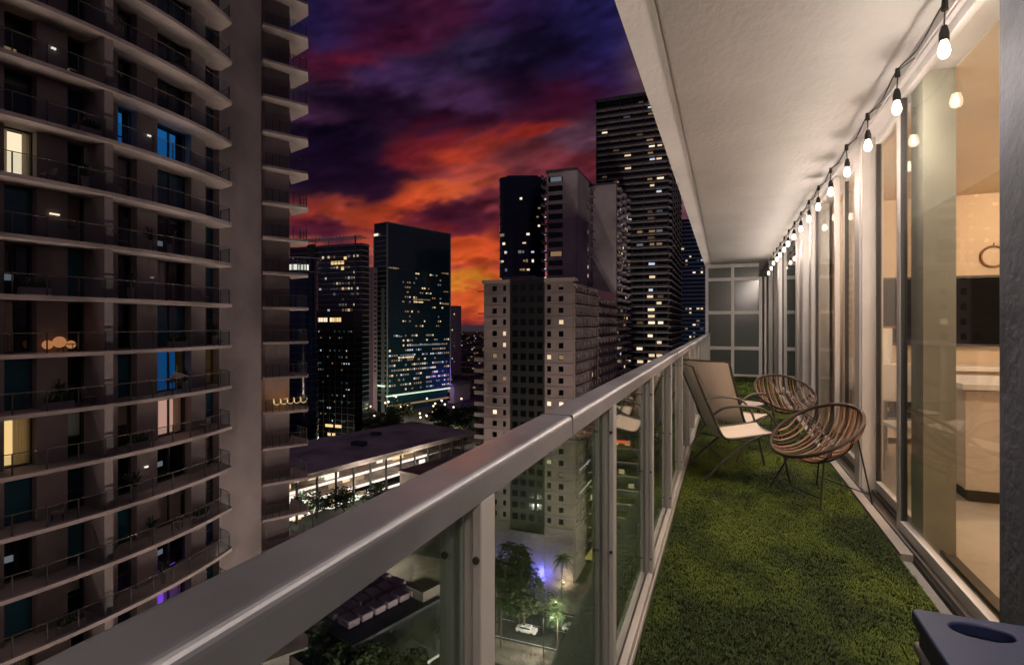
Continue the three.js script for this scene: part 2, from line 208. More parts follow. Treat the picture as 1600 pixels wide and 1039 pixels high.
/* ------------------------------------------------------------------ the balcony: floor, ceiling, railing, end screen */
const Y = (y) => H + y;
struct('balcony_floor', span(-0.68, 1.04, Y(-0.22), Y(-0.02), -2.5, 26), M.concrete);
struct('balcony_ceiling', [span(-0.315, 1.3, Y(3.04), Y(3.24), -2.5, 26), span(-0.335, -0.315, Y(3.055), Y(3.24), -2.5, 26), span(-0.52, -0.335, Y(3.04), Y(3.24), -2.5, 26)], M.ceiling);
struct('turf_base', span(-0.345, 0.975, Y(-0.018), Y(0.004), -1.5, 15.8), M.turf);
{
  const R = rng(41), blades = [];
  const pos = [], nor = [];
  for (let i = 0; i < 9; i++) {
    const a = R() * 6.283, r = R() * 0.011, h = 0.010 + R() * 0.010, w = 0.0011 + R() * 0.0006, l = (R() - 0.3) * 0.018, bx = Math.cos(a) * r, bz = Math.sin(a) * r, ca = Math.cos(a), sa = Math.sin(a), px = -sa * w, pz = ca * w;
    const m = [bx + ca * l * 0.35, h * 0.6, bz + sa * l * 0.35], t = [bx + ca * l, h, bz + sa * l];
    const q = [[bx - px, 0, bz - pz], [bx + px, 0, bz + pz], [m[0] + px, m[1], m[2] + pz], [m[0] - px, m[1], m[2] - pz]];
    for (const v of [q[0], q[1], q[2], q[0], q[2], q[3], q[3], q[2], t]) { pos.push(...v); nor.push(ca * 0.4, 0.9, sa * 0.4); }
  }
  const g = new THREE.BufferGeometry(); g.setAttribute('position', new THREE.Float32BufferAttribute(pos, 3)); g.setAttribute('normal', new THREE.Float32BufferAttribute(nor, 3)); g.setAttribute('uv', new THREE.Float32BufferAttribute(new Float32Array(pos.length / 3 * 2), 2));
  const N = 150000, im = new THREE.InstancedMesh(g, M.blade, N), m4 = new THREE.Matrix4(), q = new THREE.Quaternion(), c = new THREE.Color();
  for (let i = 0; i < N; i++) {
    const t = R(), s = 1.3 + 14.4 * Math.pow(t, 2.0), x = -0.335 + R() * 1.30, k = (0.75 + R() * 0.55) * (1 + 0.10 * Math.max(0, s - 3));
    q.setFromAxisAngle(V(0, 1, 0), R() * 6.283); q.multiply(new THREE.Quaternion().setFromAxisAngle(V(1, 0, 0), (R() - 0.5) * 0.7));
    m4.compose(V(x, 0.003, -s), q, V(k, 0.8 + R() * 0.4, k)); im.setMatrixAt(i, m4);
    const patch = smooth(0.34, 0.66, fbm3(x * 2.2 + 9, s * 1.5, 3.3, 3)), f = 0.42 + 0.95 * patch + (R() - 0.5) * 0.5, y = R();
    c.setRGB(f * (0.78 + 0.25 * y + 0.25 * patch), f, f * (0.7 + 0.3 * R())); im.setColorAt(i, c);
  }
  im.name = 'artificial_grass'; im.position.y = H; im.userData = { kind: 'stuff', label: 'green artificial turf covering the balcony floor', category: 'turf' }; im.receiveShadow = im.castShadow = true; scene.add(im);
}
{
  const t = thing('balcony_railing', 'grey aluminium balcony railing with tinted glass panels and wide top rail', 'railing', [-0.4, Y(0), -7]);
  const sh = new THREE.Shape(); const w0 = -0.440, w1 = -0.355, b = 1.122, tp = 1.172, r = 0.014;
  sh.moveTo(w0, b); sh.lineTo(w1, b); sh.lineTo(w1, tp - r); sh.quadraticCurveTo(w1, tp, w1 - r, tp); sh.lineTo(w0 + r, tp); sh.quadraticCurveTo(w0, tp, w0, tp - r); sh.lineTo(w0, b);
  part('top_rail', new THREE.ExtrudeGeometry(sh, { depth: 18, bevelEnabled: false, curveSegments: 6 }).translate(0, H, -15.75), M.alu, t);
  for (const s of [1.32, 4.58, 7.83]) part('rail_joint', [rbox(-0.4408, -0.3542, Y(1.125), Y(1.1728), s, s + 0.004, 0.001)], M.bronze, t);
  part('bottom_rail', [rbox(-0.43, -0.40, Y(0.045), Y(0.10), -1.2, 15.7), rbox(-0.385, -0.355, Y(0.03), Y(0.085), -1.2, 15.7), rbox(-0.44, -0.35, Y(0.005), Y(0.042), -1.2, 15.7)], M.railPaint, t);
  for (let k = -1; k < 14; k++) {
    const s = 0.775 + 1.085 * k;
    part('post', [rbox(-0.372, -0.355, Y(0), Y(1.122), s, s + 0.055, 0.003), rbox(-0.43, -0.408, Y(-0.02), Y(1.122), s, s + 0.055, 0.003), rbox(-0.410, -0.370, Y(0), Y(1.122), s + 0.012, s + 0.044, 0.003), rbox(-0.398, -0.390, Y(0), Y(1.122), s + 0.004, s + 0.05, 0.002)], M.railPaint, t);
    if (k < 6) { const p0 = scene.getObjectByName('balcony_railing').children.filter((c) => c.name === 'post').at(-1); for (const y of [0.16, 0.62, 1.03]) for (const x of [-0.3635, -0.419]) part('screw', new THREE.CylinderGeometry(0.006, 0.006, 0.004, 12).rotateX(Math.PI / 2).translate(x, Y(y), -s + 0.002), M.bronze, p0); }
    if (k < 13) part('glass_panel', span(-0.395, -0.387, Y(0.09), Y(1.12), s + 0.05, s + 1.09), M.railGlass, t);
  }
}
{
  const t = thing('balcony_screen', 'grey framed glass privacy screen closing the far end of the balcony', 'partition', [0.3, Y(0), -15.8]), s0 = 15.80, s1 = 15.86;
  const ys = [0.02, 0.76, 1.72, 2.62, 2.98];
  part('post', rbox(-0.50, -0.42, Y(0), Y(3.04), s0 - 0.02, s1 + 0.02), M.frame, t); part('post', rbox(0.155, 0.235, Y(0), Y(3.04), s0 - 0.01, s1 + 0.01), M.frame, t); part('post', rbox(0.84, 0.92, Y(0), Y(2.66), s0 - 0.02, s1 + 0.02), M.frame, t); part('post', rbox(0.97, 1.03, Y(0), Y(2.66), s0 - 0.02, s1 + 0.02), M.frame, t);
  for (const y of ys) part('rail', rbox(-0.42, 0.84, Y(y - 0.045), Y(y + 0.045), s0, s1), M.frame, t);
  for (let i = 0; i < 4; i++) for (const [a, b] of [[-0.42, 0.155], [0.235, 0.84]]) part('pane', span(a, b, Y(ys[i] + 0.03), Y(ys[i + 1] - 0.03), s0 + 0.025, s0 + 0.033), M.frost, t);
}
/* ------------------------------------------------------------------ window wall: frames, sliding doors, sill */
struct('wall', [span(1.07, 1.28, Y(-0.2), Y(3.04), -2.5, 2.86)], M.pier);
struct('wall', [span(-0.68, 1.28, Y(-0.2), Y(3.04), -2.8, -2.5)], M.ceilingFlat);
struct('wall', [span(1.02, 1.28, Y(0), Y(3.04), 15.0, 26)], M.concrete);
struct('door_sill', [span(0.985, 1.05, Y(-0.02), Y(0.022), 3.9, 15.0)], M.sill);
struct('door_track', [span(1.05, 1.30, Y(-0.02), Y(0.006), 2.93, 15.0), span(1.052, 1.068, Y(0.006), Y(0.035), 2.93, 15), span(1.135, 1.15, Y(0.006), Y(0.03), 2.93, 15), span(1.22, 1.235, Y(0.006), Y(0.03), 2.93, 15)], M.track);
struct('door_head', [span(1.055, 1.30, Y(2.955), Y(3.04), 2.93, 15.0), span(1.045, 1.055, Y(2.97), Y(3.04), 2.93, 15.0)], M.frame);
function door(label, s0, s1, X, { st = 0.065, pane = M.glass, y1 = 2.95 } = {}) {
  const t = thing('sliding_door', label, 'glass door', [X, Y(0), -(s0 + s1) / 2]), d = 0.022, y0 = 0.035;
  for (const s of [s0, s1 - st]) { const f = part('stile', rbox(X - d, X + d, Y(y0), Y(y1), s, s + st, 0.004), M.frame, t); part('gasket', [span(X - d + 0.004, X + d - 0.004, Y(y0 + 0.05), Y(y1 - 0.05), s === s0 ? s + st : s - 0.012, s === s0 ? s + st + 0.012 : s)], M.frameDark, f); }
  part('top_rail', rbox(X - d, X + d, Y(y1 - 0.06), Y(y1 - 0.001), s0 + st, s1 - st, 0.004), M.frame, t);
  part('bottom_rail', rbox(X - d, X + d, Y(y0), Y(y0 + 0.07), s0 + st, s1 - st, 0.004), M.frame, t);
  part('pane', span(X - 0.004, X + 0.004, Y(y0 + 0.07), Y(y1 - 0.06), s0 + st, s1 - st), pane, t);
  return t;
}
door('nearest tall sliding glass door beside the dark wall', 2.75, 4.36, 1.10, { st: 0.075 });
door('sliding glass door showing the white dining table, just past the nearest door', 4.28, 5.36, 1.185);
door('sliding glass door behind the nearer woven chair', 5.50, 6.62, 1.185);
door('sliding glass door left of the high white chair indoors', 6.56, 7.98, 1.10);
door('grey dark glass door past the pale pillars', 9.75, 12.55, 1.12, { pane: M.tint });
door('last glass door before the far end screen', 12.75, 15.0, 1.12, { pane: M.tint });
function pillar(label, s0, s1, x0, x1, m = M.frame) { const t = thing('window_mullion', label, 'mullion', [(x0 + x1) / 2, Y(0), -(s0 + s1) / 2]); part('post', rbox(x0, x1, Y(0.006), Y(2.955), s0, s1, 0.006), m, t); part('cover_strip', rbox(x0 - 0.012, x0, Y(0.006), Y(2.955), s0 + 0.02, s1 - 0.02, 0.003), m, t); }
pillar('pale grey vertical mullion between the two nearer door panes', 5.30, 5.52, 1.065, 1.22);
pillar('white vertical mullion at the far end of the living room glass', 7.98, 8.25, 1.06, 1.25);
pillar('broad pale pillar lit by the bulbs beyond the living room', 8.75, 9.15, 1.05, 1.25);
pillar('grey vertical mullion beside the dark far door', 9.5, 9.75, 1.06, 1.22);
pillar('warm lit vertical mullion between the two far doors', 12.5, 12.8, 1.05, 1.2);
struct('wall', [span(1.12, 1.28, Y(0.006), Y(2.955), 8.25, 8.75), span(1.12, 1.28, Y(0.006), Y(2.955), 9.15, 9.5)], M.frame);

/* ------------------------------------------------------------------ the room behind the glass */
struct('room_floor', span(1.30, 6.2, Y(-0.1), Y(0.0), 1.5, 15.2), M.roomFloor);
struct('room_ceiling', span(1.30, 6.2, Y(2.95), Y(3.1), 1.5, 15.2), M.roomWall);
struct('room_wall', [span(6.2, 6.3, Y(-0.1), Y(3.1), 1.5, 15.2), span(1.28, 6.2, Y(-0.1), Y(3.1), 1.4, 1.5), span(1.31, 6.2, Y(0), Y(2.95), 8.05, 8.2), span(1.28, 6.2, Y(-0.1), Y(3.1), 15.2, 15.3)], M.roomWall);
struct('room_column', span(1.135, 1.30, Y(0.006), Y(2.95), 4.03, 4.26), mat(0.46, 0.45, 0.36, 0.85, { map: rep(T.wall, 0.5) }));
{
  const t = thing('wall_television', 'large dark television on the room wall behind the glass', 'television', [2.75, Y(0.8), -8.02]);
  part('frame', rbox(1.78, 3.45, Y(1.14), Y(1.98), 7.97, 8.04, 0.01), M.frameDark, t); part('screen', span(1.81, 3.42, Y(1.17), Y(1.95), 7.962, 7.969), M.screen, t);
}
{ const t = thing('wall_ring', 'thin round ring decoration on the warm wall above the television', 'ornament', [2.95, Y(2.05), -8.0]); part('ring', new THREE.TorusGeometry(0.12, 0.014, 10, 40).translate(2.95, Y(2.2), -8.03), M.wood, t); part('hook', rod([2.95, Y(2.32), -8.045], [2.95, Y(2.36), -8.02], 0.006), M.black, t); }
{
  const t = thing('kitchen_island', 'white kitchen island with pale worktop behind the nearest glass', 'kitchen island', [2.5, Y(0), -5.6]);
  part('toe_kick', span(1.80, 3.35, Y(0), Y(0.10), 5.34, 6.0), M.frameDark, t);
  for (const [a, b] of [[1.76, 2.02], [2.03, 2.70], [2.71, 3.39]]) part('panel', rbox(a, b, Y(0.10), Y(0.88), 5.28, 5.31, 0.006), M.cabinet, t);
  part('carcass', span(1.77, 3.38, Y(0.10), Y(0.88), 5.312, 6.0), M.cabinet, t);
  part('worktop', rbox(1.72, 3.42, Y(0.89), Y(0.94), 5.22, 6.1, 0.008), M.counter, t);
}
{
  const t = thing('kitchen_cabinet', 'white kitchen base cabinets with dark oven along the far room wall', 'cabinet', [2.5, Y(0), -7.7]);
  part('carcass', span(1.40, 4.2, Y(0.08), Y(0.88), 7.52, 8.03), M.cabinet, t); part('worktop', rbox(1.38, 4.2, Y(0.88), Y(0.93), 7.46, 8.03, 0.006), M.counter, t);
  part('oven_door', rbox(1.55, 2.12, Y(0.32), Y(0.78), 7.49, 7.515, 0.006), M.screen, t); part('handle', rod([1.6, Y(0.82), -7.46], [2.07, Y(0.82), -7.46], 0.01), M.alu, t);
}
{
  const t = thing('dining_table', 'white dining table seen through the second door pane', 'table', [1.72, Y(0), -6.75]);
  part('tabletop', rbox(1.38, 2.15, Y(0.72), Y(0.75), 6.35, 7.15, 0.01), M.counter, t); for (const [x, s] of [[1.44, 6.42], [2.09, 6.42], [1.44, 7.08], [2.09, 7.08]]) part('leg', rod([x, Y(0), -s], [x, Y(0.72), -s], 0.02), M.white, t);
}
{
  const proto = thing('dining_chair', 'high backed white dining chair nearest the glass', 'chair', [0, 0, 0], 'white dining chairs indoors');
  part('seat', rbox(-0.2, 0.2, 0.44, 0.48, -0.2, 0.2, 0.01), M.white, proto); part('backrest', rbox(-0.2, 0.2, 0.66, 1.02, 0.19, 0.22, 0.01), M.white, proto);
  for (const x of [-0.17, 0.17]) { part('leg', rod([x, 0, 0.18], [x, 0.44, 0.16], 0.012), M.alu, proto); part('leg', rod([x, 0, -0.2], [x, 0.95, -0.205], 0.012), M.alu, proto); }
  proto.position.set(1.62, H, -6.02); proto.rotation.y = 0.1;
  dup(proto, [1.52, H, -7.32], 3.0, 'white dining chair on the far side of the white table');
}
{ const t = thing('wicker_basket', 'round brown wicker bread basket on the white dining table', 'basket', [1.66, Y(0.75), -6.6]); part('bowl', new THREE.SphereGeometry(0.15, 20, 10, 0, 6.283, 1.57, 1.3).translate(1.66, Y(0.9), -6.6), mat(0.3, 0.14, 0.05, 0.7, { side: THREE.DoubleSide, bumpMap: rep(T.fine, 6), bumpScale: 0.004 }), t); part('rim', new THREE.TorusGeometry(0.15, 0.012, 8, 28).rotateX(Math.PI / 2).translate(1.66, Y(0.9), -6.6), M.wood, t); }
{ const t = thing('hanging_towel', 'white cloth hanging by the room wall seen through the third pane', 'towel', [1.5, Y(0.6), -7.9]); part('cloth', (() => { const g = new THREE.PlaneGeometry(0.34, 0.62, 16, 8), p = g.attributes.position; for (let i = 0; i < p.count; i++) p.setZ(i, 0.012 * Math.sin(p.getX(i) * 40)); g.computeVertexNormals(); return g.translate(1.62, Y(1.05), -7.4); })(), mat(0.8, 0.76, 0.7, 0.95, { side: THREE.DoubleSide }), t); part('rod', rod([1.42, Y(1.37), -7.4], [1.82, Y(1.37), -7.4], 0.01), M.wood, t); }
{ const t = thing('floor_lamp', 'slim dark floor lamp standing behind the curtain pane', 'lamp', [1.55, Y(0), -7.7]); part('stem', rod([1.47, Y(0.02), -7.72], [1.47, Y(1.25), -7.72], 0.012), M.black, t); part('shade', cyl(0.07, 0.10, 0.24, 1.47, Y(1.32), -7.72), M.frameDark, t); part('base', cyl(0.1, 0.1, 0.02, 1.47, Y(0.01), -7.72), M.black, t); }
function curtain(label, s0, s1, x) {
  const t = thing('curtain', label, 'curtain', [x, Y(0), -(s0 + s1) / 2]), n = 90, g = new THREE.PlaneGeometry(1, 2.85, n, 2), p = g.attributes.position;
  for (let i = 0; i < p.count; i++) { const u = p.getX(i) + 0.5, s = s0 + (s1 - s0) * u; p.setXYZ(i, x + 0.028 * Math.sin(s * 44) + 0.012 * Math.sin(s * 17), Y(1.47) + p.getY(i), -s); }
  g.computeVertexNormals(); part('cloth', g, M.curtain, t); part('rail', rod([x, Y(2.915), -s0], [x, Y(2.915), -s1], 0.012), M.frame, t);
}
curtain('beige curtain gathered behind the far living room pane', 7.0, 7.85, 1.36);
curtain('pale curtain drawn behind the dark far glass door', 9.8, 12.4, 1.40);
curtain('pale curtain drawn behind the last glass door', 12.9, 14.9, 1.40);
for (const [x, s, l] of [[3.7, 4.1, 'round ceiling lamp nearest the dark wall indoors'], [3.6, 6.0, 'round ceiling lamp over the kitchen island indoors']]) {
  const t = thing('ceiling_lamp', l, 'lamp', [x, Y(2.85), -s]); part('shade', cyl(0.16, 0.16, 0.06, x, Y(2.905), -s, 28), M.white, t); part('lamp_disc', cyl(0.15, 0.15, 0.012, x, Y(2.868), -s, 28), M.fixture, t);
  lamp(new THREE.Color().setRGB(1, 0.70, 0.48), 12, x, Y(2.74), -s, 3);
}
/* ------------------------------------------------------------------ string lights */
{
  const t = thing('string_lights', 'string of warm bulbs hung along the top of the glass wall', 'string lights', [0.96, Y(2.9), -9]);
  const N = 23, pts = [], ds = 0.736, s0 = 3.12 - 7 * ds;
  const R = rng(77);
  pts.push([0.96, Y(2.91), 2.8]);
  for (let k = 0; k < N; k++) { const s = s0 + ds * k; pts.push([0.96 + (R() - 0.5) * 0.02, Y(2.907 - (k > 20 ? 0.03 * (k - 20) : 0)), -s]); if (k < N - 1) pts.push([0.96, Y(2.872 - R() * 0.014), -(s + ds / 2)]); }
  part('wire', tube(pts, 0.0045, 380, 6), M.rubber, t, true);
  for (let k = 0; k < N; k++) {
    const s = s0 + ds * k, x = 0.96 + (R() - 0.5) * 0.01, low = k > 20 ? 0.04 * (k - 20) : 0, y = 2.90 - low, tilt = (R() - 0.5) * 0.02;
    const so = part('socket', [cyl(0.012, 0.015, 0.05, x, Y(y), -s, 10), rod([x, Y(y - 0.02), -s], [x + tilt, Y(y - 0.10), -s], 0.0035, 6), cyl(0.012, 0.021, 0.035, x + tilt, Y(y - 0.115), -s, 14), cyl(0.021, 0.021, 0.035, x + tilt, Y(y - 0.15), -s, 14)], M.rubber, t);
    const prof = [[0.0, -0.085], [0.012, -0.083], [0.022, -0.070], [0.0255, -0.053], [0.022, -0.032], [0.015, -0.01], [0.014, 0]].map((p) => new THREE.Vector2(...p));
    part('bulb', new THREE.LatheGeometry(prof, 18).translate(x + tilt, Y(y - 0.165), -s), M.lampBulb, so);
    lamp(new THREE.Color().setRGB(1, 0.85, 0.74), 0.72, x + tilt, Y(y - 0.215), -s, 1);
    { const sp = new THREE.SpotLight(new THREE.Color().setRGB(1, 0.85, 0.72), 1.7, 0, 1.5, 1, 2); sp.position.set(x + tilt, Y(y - 0.215), -s); sp.target.position.set(x + tilt - 0.2, Y(0), -s); sp.castShadow = true; sp.name = 'lamp_light'; scene.add(sp, sp.target); }
  }
  for (let k = 0; k < N; k += 1) part('hook', rod([1.06, Y(2.985), -(s0 + ds * k)], [0.96, Y(2.912), -(s0 + ds * k)], 0.003, 6), M.black, t);
}
/* ------------------------------------------------------------------ balcony furniture */
function wovenChair(label) {
  const t = thing('woven_chair', label, 'chair', [0, 0, 0], 'round woven cane chairs');
  const at = (a, b, d = 0) => { const r2 = Math.min(1, a * a + b * b), dep = 0.215 * Math.pow(1 - r2, 0.75) + d; return V(0.375 * a, 0.575 + 0.195 * b - 0.86 * dep, -0.315 * b - 0.52 * dep); };
  const R = rng(label.length);
  for (let i = 0; i < 23; i++) {
    const a = -0.94 + 1.88 * i / 22, e = Math.sqrt(1 - a * a), pts = []; for (let k = 0; k <= 12; k++) { const b = -e + 2 * e * k / 12, p = at(a, b); p.x += (R() - 0.5) * 0.004; pts.push(p); }
    part('cane', tube(pts, 0.0068 + R() * 0.0018, 16, 6), i % 4 === 3 ? M.caneDark : i % 2 ? M.cane : M.canePale, t);
  }
  for (const b of [-0.55, -0.5, -0.05, 0.02, 0.45, 0.5]) { const e = Math.sqrt(1 - b * b), pts = []; for (let k = 0; k <= 14; k++) pts.push(at(-e + 2 * e * k / 14, b + 0.04 * Math.sin(k), 0.012)); part('cross_cane', tube(pts, 0.006, 24, 6), M.caneDark, t); }
  { const pts = []; for (let k = 0; k < 40; k++) { const f = k / 40 * 6.2832; pts.push(at(Math.cos(f), Math.sin(f))); } part('rim', tube(pts, 0.015, 80, 8, true), M.caneDark, t); }
  { const pts = []; for (let k = 0; k < 24; k++) { const f = k / 24 * 6.2832; pts.push(at(0.55 * Math.cos(f), 0.55 * Math.sin(f), 0.02)); } part('support_ring', tube(pts, 0.008, 60, 6, true), M.black, t); }
  for (const [sx, sz] of [[1, 1], [-1, 1], [1, -1], [-1, -1]]) {
    const top = at(0.5 * sx, -0.5 * sz, 0.02), foot = [0.30 * sx, 0.012, 0.24 * sz - 0.03];
    const l = part('leg', [rod([top.x, top.y, top.z], foot, 0.007, 8)], M.black, t); part('foot', cyl(0.011, 0.013, 0.02, foot[0], 0.012, foot[2], 10), M.rubber, l);
  }
  part('brace', [rod([-0.29, 0.10, -0.25], [0.29, 0.10, -0.25], 0.005), rod([-0.29, 0.10, 0.20], [0.29, 0.10, 0.20], 0.005)], M.black, t);
  return t;
}
{
  const c = wovenChair('nearer brown woven cane chair turned sideways to the glass doors'); c.position.set(0.68, H, -4.98); c.rotation.y = -1.0; c.scale.setScalar(0.96);
  dup(c, [0.70, H, -7.6], 0.35, 'farther brown woven cane chair facing along the balcony');
}
{
  const t = thing('sling_chair', 'nearer cream sling chair beside the railing with dark frame seen edge on', 'chair', [0, 0, 0], 'cream sling garden chairs'), w = 0.275;
  const prof = [[0.24, 0.425], [0.22, 0.44], [0.0, 0.405], [-0.18, 0.385], [-0.24, 0.42], [-0.30, 0.55], [-0.40, 0.79], [-0.49, 1.02]];
  const curve = new THREE.CatmullRomCurve3(prof.map((p) => V(0, p[1], p[0])), false, 'catmullrom', 0.5);
  const cloth = (u0, u1) => { const g = new THREE.PlaneGeometry(1, 1, 8, 20), p = g.attributes.position; for (let i = 0; i < p.count; i++) { const u = p.getX(i) * 2, v = u0 + (u1 - u0) * (0.5 - p.getY(i)), q = curve.getPoint(v), k = curve.getTangent(v), sag = 0.025 * (1 - u * u); p.setXYZ(i, u * (w - 0.008), q.y - sag * Math.abs(k.z), q.z - sag * Math.abs(k.y)); } g.computeVertexNormals(); return g; };
  part('seat', cloth(0.02, 0.5), M.sling, t); part('backrest', cloth(0.5, 1), M.sling, t);
  for (const s of [-1, 1]) {
    const f = part('side_frame', [tube(prof.map((p) => [s * w, p[1], p[0]]), 0.012, 40, 8)], M.bronze, t);
    part('armrest', tube([[s * (w + 0.01), 0.60, -0.32], [s * (w + 0.025), 0.665, -0.22], [s * (w + 0.03), 0.68, -0.04], [s * (w + 0.03), 0.645, 0.12], [s * (w + 0.03), 0.50, 0.22], [s * (w + 0.03), 0.25, 0.28], [s * (w + 0.03), 0.012, 0.33]], 0.0115, 40, 8), M.bronze, t);
    part('leg', tube([[s * (w + 0.005), 0.43, 0.12], [s * (w + 0.01), 0.36, -0.02], [s * (w + 0.015), 0.2, -0.22], [s * (w + 0.02), 0.012, -0.40]], 0.0115, 24, 8), M.bronze, t);
  }
  part('crossbar', [rod([-w, 0.42, 0.235], [w, 0.42, 0.235], 0.01), rod([-w, 1.02, -0.488], [w, 1.02, -0.488], 0.01), rod([-w - 0.01, 0.2, -0.22], [w + 0.01, 0.2, -0.22], 0.009)], M.bronze, t);
  t.position.set(0.13, H, -5.5); t.rotation.y = 1.85;
  dup(t, [0.10, H, -6.4], 0.62, 'farther cream sling chair with its pale back turned towards the camera');
}
{
  const t = thing('side_table', 'small pale round side table between the sling chairs and the far woven chair', 'table', [0.24, Y(0), -7.18]);
  part('tabletop', cyl(0.19, 0.19, 0.022, 0.24, Y(0.44), -7.18, 32), M.slab, t); part('ring', new THREE.TorusGeometry(0.19, 0.011, 8, 36).rotateX(Math.PI / 2).translate(0.24, Y(0.44), -7.18), M.bronze, t);
  for (let k = 0; k < 3; k++) { const a = k * 2.094 + 0.5; part('leg', rod([0.24 + 0.16 * Math.cos(a), Y(0.43), -7.18 + 0.16 * Math.sin(a)], [0.24 + 0.19 * Math.cos(a), Y(0.01), -7.18 + 0.19 * Math.sin(a)], 0.009), M.bronze, t); }
}
{
  const t = thing('cooler', 'blue cool box with grey lid and cup holder in the near corner', 'cooler', [0.86, Y(0), -2.0]), x0 = 0.615, x1 = 1.04, s0 = 1.62, s1 = 2.32;
  part('body', new RoundedBoxGeometry(x1 - x0 - 0.03, 0.335, s1 - s0 - 0.03, 4, 0.03).translate((x0 + x1) / 2, Y(0.175), -(s0 + s1) / 2), M.coolerBody, t);
  part('band', new RoundedBoxGeometry(x1 - x0 - 0.012, 0.042, s1 - s0 - 0.012, 3, 0.012).translate((x0 + x1) / 2, Y(0.262), -(s0 + s1) / 2), M.coolerBand, t);
  const w = x1 - x0, l = s1 - s0, rr = 0.05, sh = new THREE.Shape();
  sh.moveTo(rr, 0); sh.lineTo(w - rr, 0); sh.quadraticCurveTo(w, 0, w, rr); sh.lineTo(w, l - 0.09); sh.lineTo(w - 0.045, l - 0.045); sh.lineTo(w - 0.06, l); sh.lineTo(rr * 0.5, l); sh.quadraticCurveTo(0, l, 0, l - rr * 0.5); sh.lineTo(0, rr); sh.quadraticCurveTo(0, 0, rr, 0);
  for (const [cx, cy] of [[0.17, l - 0.10], [0.17, 0.12]]) { const h = new THREE.Path(); h.absellipse(cx, cy, 0.085, 0.05, 0, Math.PI * 2); sh.holes.push(h); }
  const lid = part('lid', new THREE.ExtrudeGeometry(sh, { depth: 0.028, bevelEnabled: true, bevelSize: 0.010, bevelThickness: 0.010, bevelSegments: 4, bevelOffset: -0.010, curveSegments: 16 }).rotateX(-Math.PI / 2).translate(x0, Y(0.356), -s0), M.coolerLid, t);
  part('lid_base', rbox(x0 + 0.02, x1 - 0.02, Y(0.322), Y(0.335), s0 + 0.02, s1 - 0.02, 0.005), M.black, lid);
  part('handle', tube([[x0 + 0.06, Y(0.30), -s1 - 0.002], [x0 + 0.08, Y(0.31), -s1 - 0.03], [x1 - 0.08, Y(0.31), -s1 - 0.03], [x1 - 0.06, Y(0.30), -s1 - 0.002]], 0.011, 24, 8), M.coolerBody, t);
  part('latch', rbox(x0 - 0.012, x0 + 0.004, Y(0.28), Y(0.36), 1.94, 2.02, 0.004), M.coolerBody, t);
}

/* ------------------------------------------------------------------ own building below and behind the balcony */
{
  const t = thing('own_tower', 'pale tower that carries the balcony, floors below it', 'building', [3, 0, -8]);
  part('wall', [span(1.35, 18, 0, H - 0.3, -6, 26), span(6.4, 18, H - 0.3, H + 14, -6, 26)], M.stuccoWall, t);
  const g = []; for (let k = -1; k > -21; k--) g.push(span(-0.68, 1.34, H + k * 3.04 - 0.22, H + k * 3.04, -6, 26)); part('balcony_slabs', g, M.slab, t).userData.kind = 'stuff';
}

